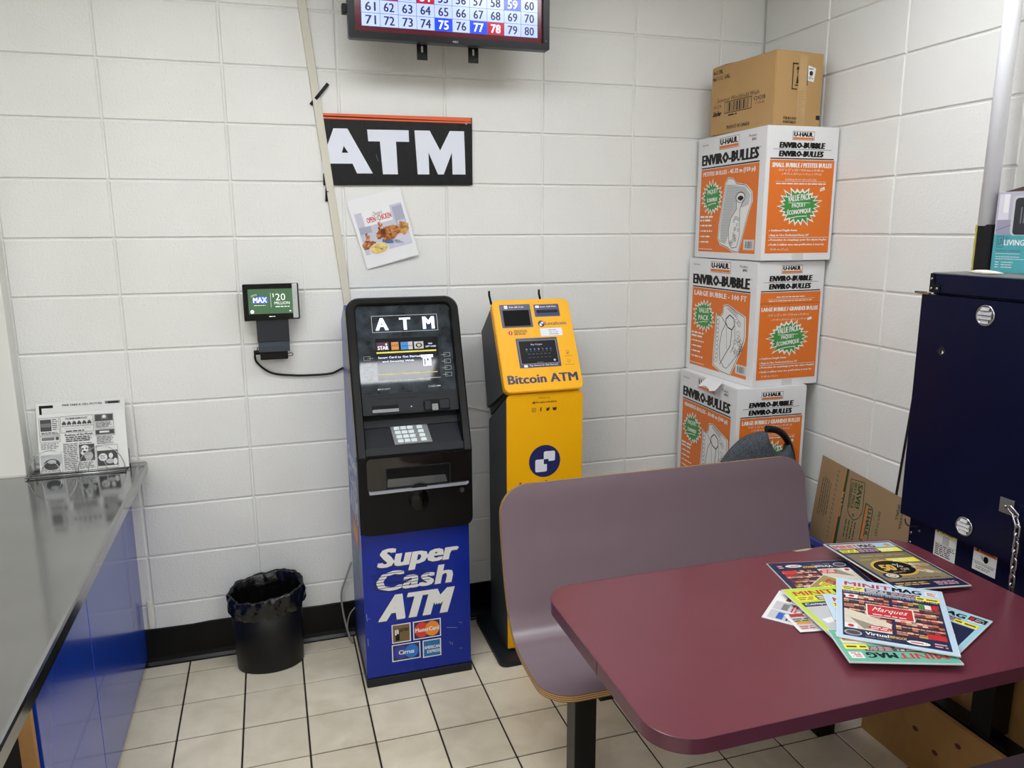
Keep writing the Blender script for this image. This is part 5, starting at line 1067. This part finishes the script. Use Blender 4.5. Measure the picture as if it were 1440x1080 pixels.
magazine((2.252, -1.494), -35, .20, .22, zT + .0060, ads(12, K_NAVY), 'magazine with a white and navy edge between the tan and the lime ones', th=.002, warp=flat) if False else None
magazine((2.247, -1.572), -28, .14, .14, zT + .0168, cov_plain(PALE, teal_x), 'pale blue leaflet peeking out between the lime one and the front one', th=.002, warp=flat)
magazine((2.338, -1.514), -39.7, .252, .330, zT + .0218, lambda p, w, h: (p.rect(.0015, .0015, w - .0015, h - .0015, PALE, 0), masthead(p, w, h), cov_marques(p, w, h)), 'pale blue bordered magazine with a red grocery cover on top of the pile')
magazine((2.452, -1.322), -3, .232, .310, zT + .0082, lambda p, w, h: cov_50(p, w, h), 'olive and navy 50 percent off magazine at the far right of the pile', warp=lambda x, y: .015 * (1 - x / .232) + .001)

# ------------------------------------------------------------------ navy cabinet on its plywood riser
M_NAVY = mat('navy_enamel', (3, 7, 38), .3, noise=(3, .6, (4, 9, 44)), bump=(14, .05, .002), spec=.22); M_LID = mat('grey_lid_top', (120, 122, 118), .5)
rs = thing('plywood_riser', (2.95, -1.8, 0), 'knotty plywood riser box under the navy cabinet', 'riser')
s = MB(); s.box((2.790, -2.5, 0), (2.808, -1.185, .252), bev=.001); fb = s.build('front_board', M_PLY, rs)
MB().box((2.808, -1.203, 0), (3.055, -1.185, .236)).build('end_board', M_PLY, rs)
MB().box((2.8085, -2.5, .222), (3.10, -1.2035, .236)).build('deck', mat('dusty_deck', (140, 140, 132), .8, noise=(20, .6, (104, 100, 92))), rs)
M_KNOT = mat('knot_brown', (84, 40, 26), .6)
for y, z in ((-1.30, .215), (-1.405, .145), (-1.485, .115), (-1.385, .246), (-1.60, .06), (-1.56, .19)):
    if z > .24: continue
    s = MB(); s.prism([(.011 * math.cos(2 * PI * i / 14), .008 * math.sin(2 * PI * i / 14)) for i in range(14)], (2.7899, y, z), (0, 1, 0), (0, 0, 1), (-1, 0, 0), .0005); s.build('knot', M_KNOT, fb)
nc = thing('steel_cabinet', (2.94, -1.75, .237), 'navy steel cabinet with vented door, hinge and chain at the right', 'cabinet')
Yf, Yn = -1.262, -2.45
MB().box((2.812, Yn, .2365), (2.872, -1.24, .262), bev=.002).build('base_beam', M_BLKMET, nc)
for y in (-1.60, -2.40): MB().box((2.815, y - .035, .262), (2.885, y + .035, .56), bev=.002).build('base_post', M_BLKMET, nc)
MB().box((2.905, Yn, .2365), (2.92, -1.40, .56)).build('base_panel', M_PLY, nc)
MB().box((2.830, Yn, .56), (3.052, Yf, 1.512), bev=.003).build('cabinet_body', M_NAVY, nc)
MB().box((2.801, Yn, 1.512), (3.052, -1.276, 1.568), bev=.003).build('lid', M_NAVY, nc)
MB().box((2.804, Yn, 1.568), (3.051, -1.279, 1.5712)).build('lid_top', M_LID, nc)
s = MB(); s.prism([(-1.249, .808), (-2.3, .796), (-2.3, 1.503), (-1.249, 1.506)], (2.800, 0, 0), (0, 1, 0), (0, 0, 1), (1, 0, 0), .024, bev=.002); dr = s.build('door', M_NAVY, nc)
def vent(y, z, r):
    s = MB(); P_ = lambda rr, x: [(x, y + rr * math.cos(2 * PI * i / 32), z + rr * math.sin(2 * PI * i / 32)) for i in range(32)]
    s.loft([P_(r, 2.7995), P_(r, 2.797), P_(r - .002, 2.7955), P_(r - .005, 2.7965), P_(r - .006, 2.799)]); v = s.build('vent', M_STEEL, dr)
    for k in range(4):
        zz_ = z + (k - 1.5) * r * .40; hw = math.sqrt(max(0, (r - .008) ** 2 - (zz_ - z) ** 2)); s = MB(); s.prism([(2.7965, zz_ - .005), (2.791, zz_ - .0035), (2.7965, zz_ + .005)], (0, y - hw, 0), (1, 0, 0), (0, 0, 1), (0, 1, 0), 2 * hw); s.build('vent_louvre', mat('bright_louvre', (214, 214, 214), .35, metal=.6), v)
vent(-1.476, 1.463, .0295); vent(-1.487, .853, .0285)
s = MB(); s.box((2.790, -1.268, 1.508), (2.802, -1.232, 1.513)); s.box((2.7975, -1.315, 1.513), (2.8008, -1.277, 1.538), bev=.001); s.box((2.7975, -1.292, 1.538), (2.8008, -1.277, 1.569), bev=.001); s.build('hinge_bracket', M_BLKMET, nc)
s = MB().box((2.789, -1.285, 1.5065), (2.80, -1.238, 1.5115)); s.build('hinge_plate', mat('brass_worn', (150, 134, 100), .4, metal=.8), nc)
for y, z in ((-1.285, 1.553), (-1.286, 1.525), (-1.306, 1.525)): MB().cyl((2.7975, y, z), (2.7945, y, z), .0042, .003, n=12).build('bolt', M_STEEL, nc)
for z in (.748, .716): MB().cyl((2.830, -1.274, z), (2.826, -1.274, z), .005, .0035, n=12).build('bolt', M_STEEL, nc)
MB().cyl((2.830, -1.305, .765), (2.826, -1.305, .765), .004, .003, n=12).build('bolt', M_GALV, nc)
s = MB(); s.tube(bez([(2.818, -1.255, .788), (2.812, -1.268, .776), (2.815, -1.285, .774), (2.822, -1.30, .778)]), .0022, n=6); s.build('wire_bit', M_BLK, nc)
p = PR((2.8298, -1.363, .713), (0, -1, 0), (0, 0, 1)); p.rect(0, 0, .079, .098, K_WHITE, 0); p.rect(.001, .074, .078, .084, K_YEL, 1); p.text('CAUTION', .018, .0755, .064, .0825, K_BLACK, 2, bold=.03); p.poly([(.006, .0755), (.014, .0755), (.010, .0825)], K_BLACK, 2); p.rect(.030, .046, .052, .070, K_LGREY, 1); p.frame(.030, .046, .052, .070, .001, K_GREY, 2); p.rect(.001, .042, .078, .043, K_BLACK, 1); p.dashes(.005, .004, .075, .040, 6, K_BLACK, seed=3); p.build('caution_label', nc, 'white and yellow caution label')
p = PR((2.8298, -1.501, .7265), (0, -1, 0), (0, 0, 1)); p.rect(0, 0, .076, .072, K_WHITE, 0); p.rect(.001, .056, .075, .071, K_ORANGE, 1); p.text('WARNING', .022, .059, .068, .068, K_BLACK, 2, bold=.03); p.poly([(.008, .059), (.018, .059), (.013, .068)], K_BLACK, 2); p.disc(.042, .042, .008, K_BLACK, 1, ry=.010); p.rect(.038, .032, .046, .040, K_BLACK, 1); p.line([(.024, .050), (.031, .044), (.028, .042), (.034, .036)], .0018, K_BLACK, 1); p.rect(.001, .027, .075, .028, K_BLACK, 1); p.text('ELECTROCUTION HAZARD', .008, .020, .070, .025, K_BLACK, 1, bold=.02); p.dashes(.012, .006, .064, .017, 2, K_GREY, seed=4); p.build('warning_label', nc, 'white and orange warning label')
s = MB(); s.box((2.795, -1.632, .938), (2.7998, -1.590, .980), bev=.001); pl = s.build('chain_plate', M_GALV, nc); MB().cyl((2.795, -1.611, .959), (2.788, -1.611, .959), .006, .004, n=6).build('bolt', M_STEEL, pl)
p = PR((2.7998, -1.33, 1.335), (0, -1, 0), (0, 0, 1)); p.poly([(-.004, .008), (.012, .026), (.028, .014), (.012, -.006)], ink('tape_scrap', (30, 32, 40), .2), 0); p.poly([(.014, .0), (.022, .006), (.016, .012)], K_WHITE, 1); p.build('tape_residue', dr)
def link(c, ax, L_, W_, r, parent):
    """c centre, ax unit long axis, W_ axis"""
    c = Vector(c); a = Vector(ax).normalized(); b = Vector(W_).normalized(); pts = []
    hl, hw = L_ / 2 - .0065, .0065
    for i in range(9): t = -PI / 2 + PI * i / 8; pts.append(c + a * (hl * 1 + hw * math.cos(t)) + b * (hw * math.sin(t)))
    for i in range(9): t = PI / 2 + PI * i / 8; pts.append(c + a * (-hl + hw * math.cos(t)) + b * (hw * math.sin(t)))
    MB().tube(pts, r, n=8, closed=True).build('chain_link', M_STEEL, parent)
cn = thing('chain', (2.785, -1.665, .95), 'steel chain hanging from the plate on the navy cabinet door', 'chain')
link((2.786, -1.640, .955), (0, -.8, -.5), .036, (0, -.5, .8), .0028, cn)
link((2.785, -1.652, .934), (0, -.45, -.9), .036, (1, 0, 0), .0028, cn)
for k in range(8):
    z = .908 - k * .0235; link((2.784, -1.660 - .0006 * k, z), (0, -.02, -1), .036, (0, 1, .0) if k % 2 == 0 else (1, 0, 0), .0028, cn)

# things on the cabinet
hb = thing('heater_box', (3.0, -1.46, 1.5715), 'teal and grey ceramic heater box standing on the navy cabinet', 'box')
MB().box((2.955, -1.60, 1.5718), (3.048, -1.337, 1.800), bev=.001).build('carton_body', mat('lavender_card', (176, 172, 190), .5), hb)
s = MB(); s.prism([(-1.345, 1.799), (-1.60, 1.799), (-1.60, 1.815), (-1.42, 1.815)], (2.96, 0, 0), (0, 1, 0), (0, 0, 1), (1, 0, 0), .004); s.build('lifted_flap', mat('flap_brown', (70, 54, 46), .7), hb)
p = PR((2.955, -1.337, 1.5718), (0, -1, 0), (0, 0, 1)); TE = ink('box_teal', (72, 160, 170)); p.rect(.001, .001, .262, .108, TE, 0); p.frame(.012, .072, .034, .104, .0015, K_DGREY, 1); p.line([(.017, .097), (.017, .080), (.024, .080), (.024, .097)], .002, K_DGREY, 1); p.text('%', .025, .082, .032, .098, K_DGREY, 1); p.text('for', .038, .094, .052, .104, K_DGREY, 1, shear=.3); p.text('LIVING', .036, .078, .100, .094, K_WHITE, 1, bold=.03)
p.text('Radiateur c\u00e9ramique', .012, .058, .092, .067, K_DGREY, 1, shear=.2); p.rect(.012, .054, .090, .055, K_WHITE, 1)
for i, y in enumerate((.044, .038)): p.dashes(.014, y, .110, y + .003, 1, K_WHITE, seed=i)
for i in range(3): p.dashes(.014, .014 + i * .007, .028, .018 + i * .007, 1, K_WHITE, seed=i, ragged=.1); p.dashes(.034, .014 + i * .007, .075, .018 + i * .007, 1, K_WHITE, seed=i + 5)
p.rect(.006, .150, .040, .222, ink('room_white', (210, 206, 218)), 0); p.rect(.022, .170, .038, .222, K_WHITE, 1); p.rect(.006, .108, .060, .150, ink('room_grey', (150, 146, 168)), 0); p.line([(.004, .120), (.05, .135)], .0012, K_DGREY, 1)
p.poly(rrect(.050, .106, .21, .216, .012), K_LGREY, 1); p.poly(rrect(.058, .108, .205, .210, .010), ink('heater_black', (40, 42, 50)), 2)
for i in range(11): p.rect(.078 + i * .0095, .140, .082 + i * .0095, .184, K_GREY, 3)
p.rect(.085, .210, .12, .216, K_DGREY, 3); p.build('box_print', hb)
sq = thing('pole_scrubber', (3.0, -1.305, 1.5715), 'white pole with a black scrubber head and yellow sponge on the cabinet', 'scrubber')
M_FOAM = mat('black_foam', (30, 30, 32), .9, bump=(260, .9, .002), spec=.2)
MB().box((2.948, -1.332, 1.5718), (2.982, -1.283, 1.709), bev=.004).build('scrubber_head', M_FOAM, sq)
s = MB(); rg = [[(2.950 + .034 * a, -1.283 + dy + random.uniform(-.002, .002), z) for a, dy in ((0, 0), (1, 0), (1, .007), (0, .007))] for z in [1.573 + .0135 * k for k in range(11)]]; s.loft(rg, smooth=False); s.build('sponge', mat('yellow_sponge', (176, 164, 50), .9), sq)
MB().cyl((2.966, -1.297, 1.705), (2.972, -1.303, 2.86), .0225, n=20).build('pole', mat('white_pole', (238, 239, 246), .4), sq)
s = MB(); rn = random.Random(3); L6 = []
for k in range(5):
    a = k / 4 * PI; rr2 = math.sin(a) * .011 + .001; L6.append([(2.845 + rr2 * math.cos(2 * PI * i / 10) * (1 + .3 * rn.random()), -1.415 - .042 + .028 * k - .02, 1.5775 + rr2 * .5 * math.sin(2 * PI * i / 10) * (1 + .3 * rn.random())) for i in range(10)])
s.loft(L6); o = s.build('crumpled_tissue', mat('tissue', (232, 224, 214), .8)); origin_to(o, (2.845, -1.42, 1.5715)); tag(o, 'crumpled white tissue on top of the navy cabinet', 'tissue')
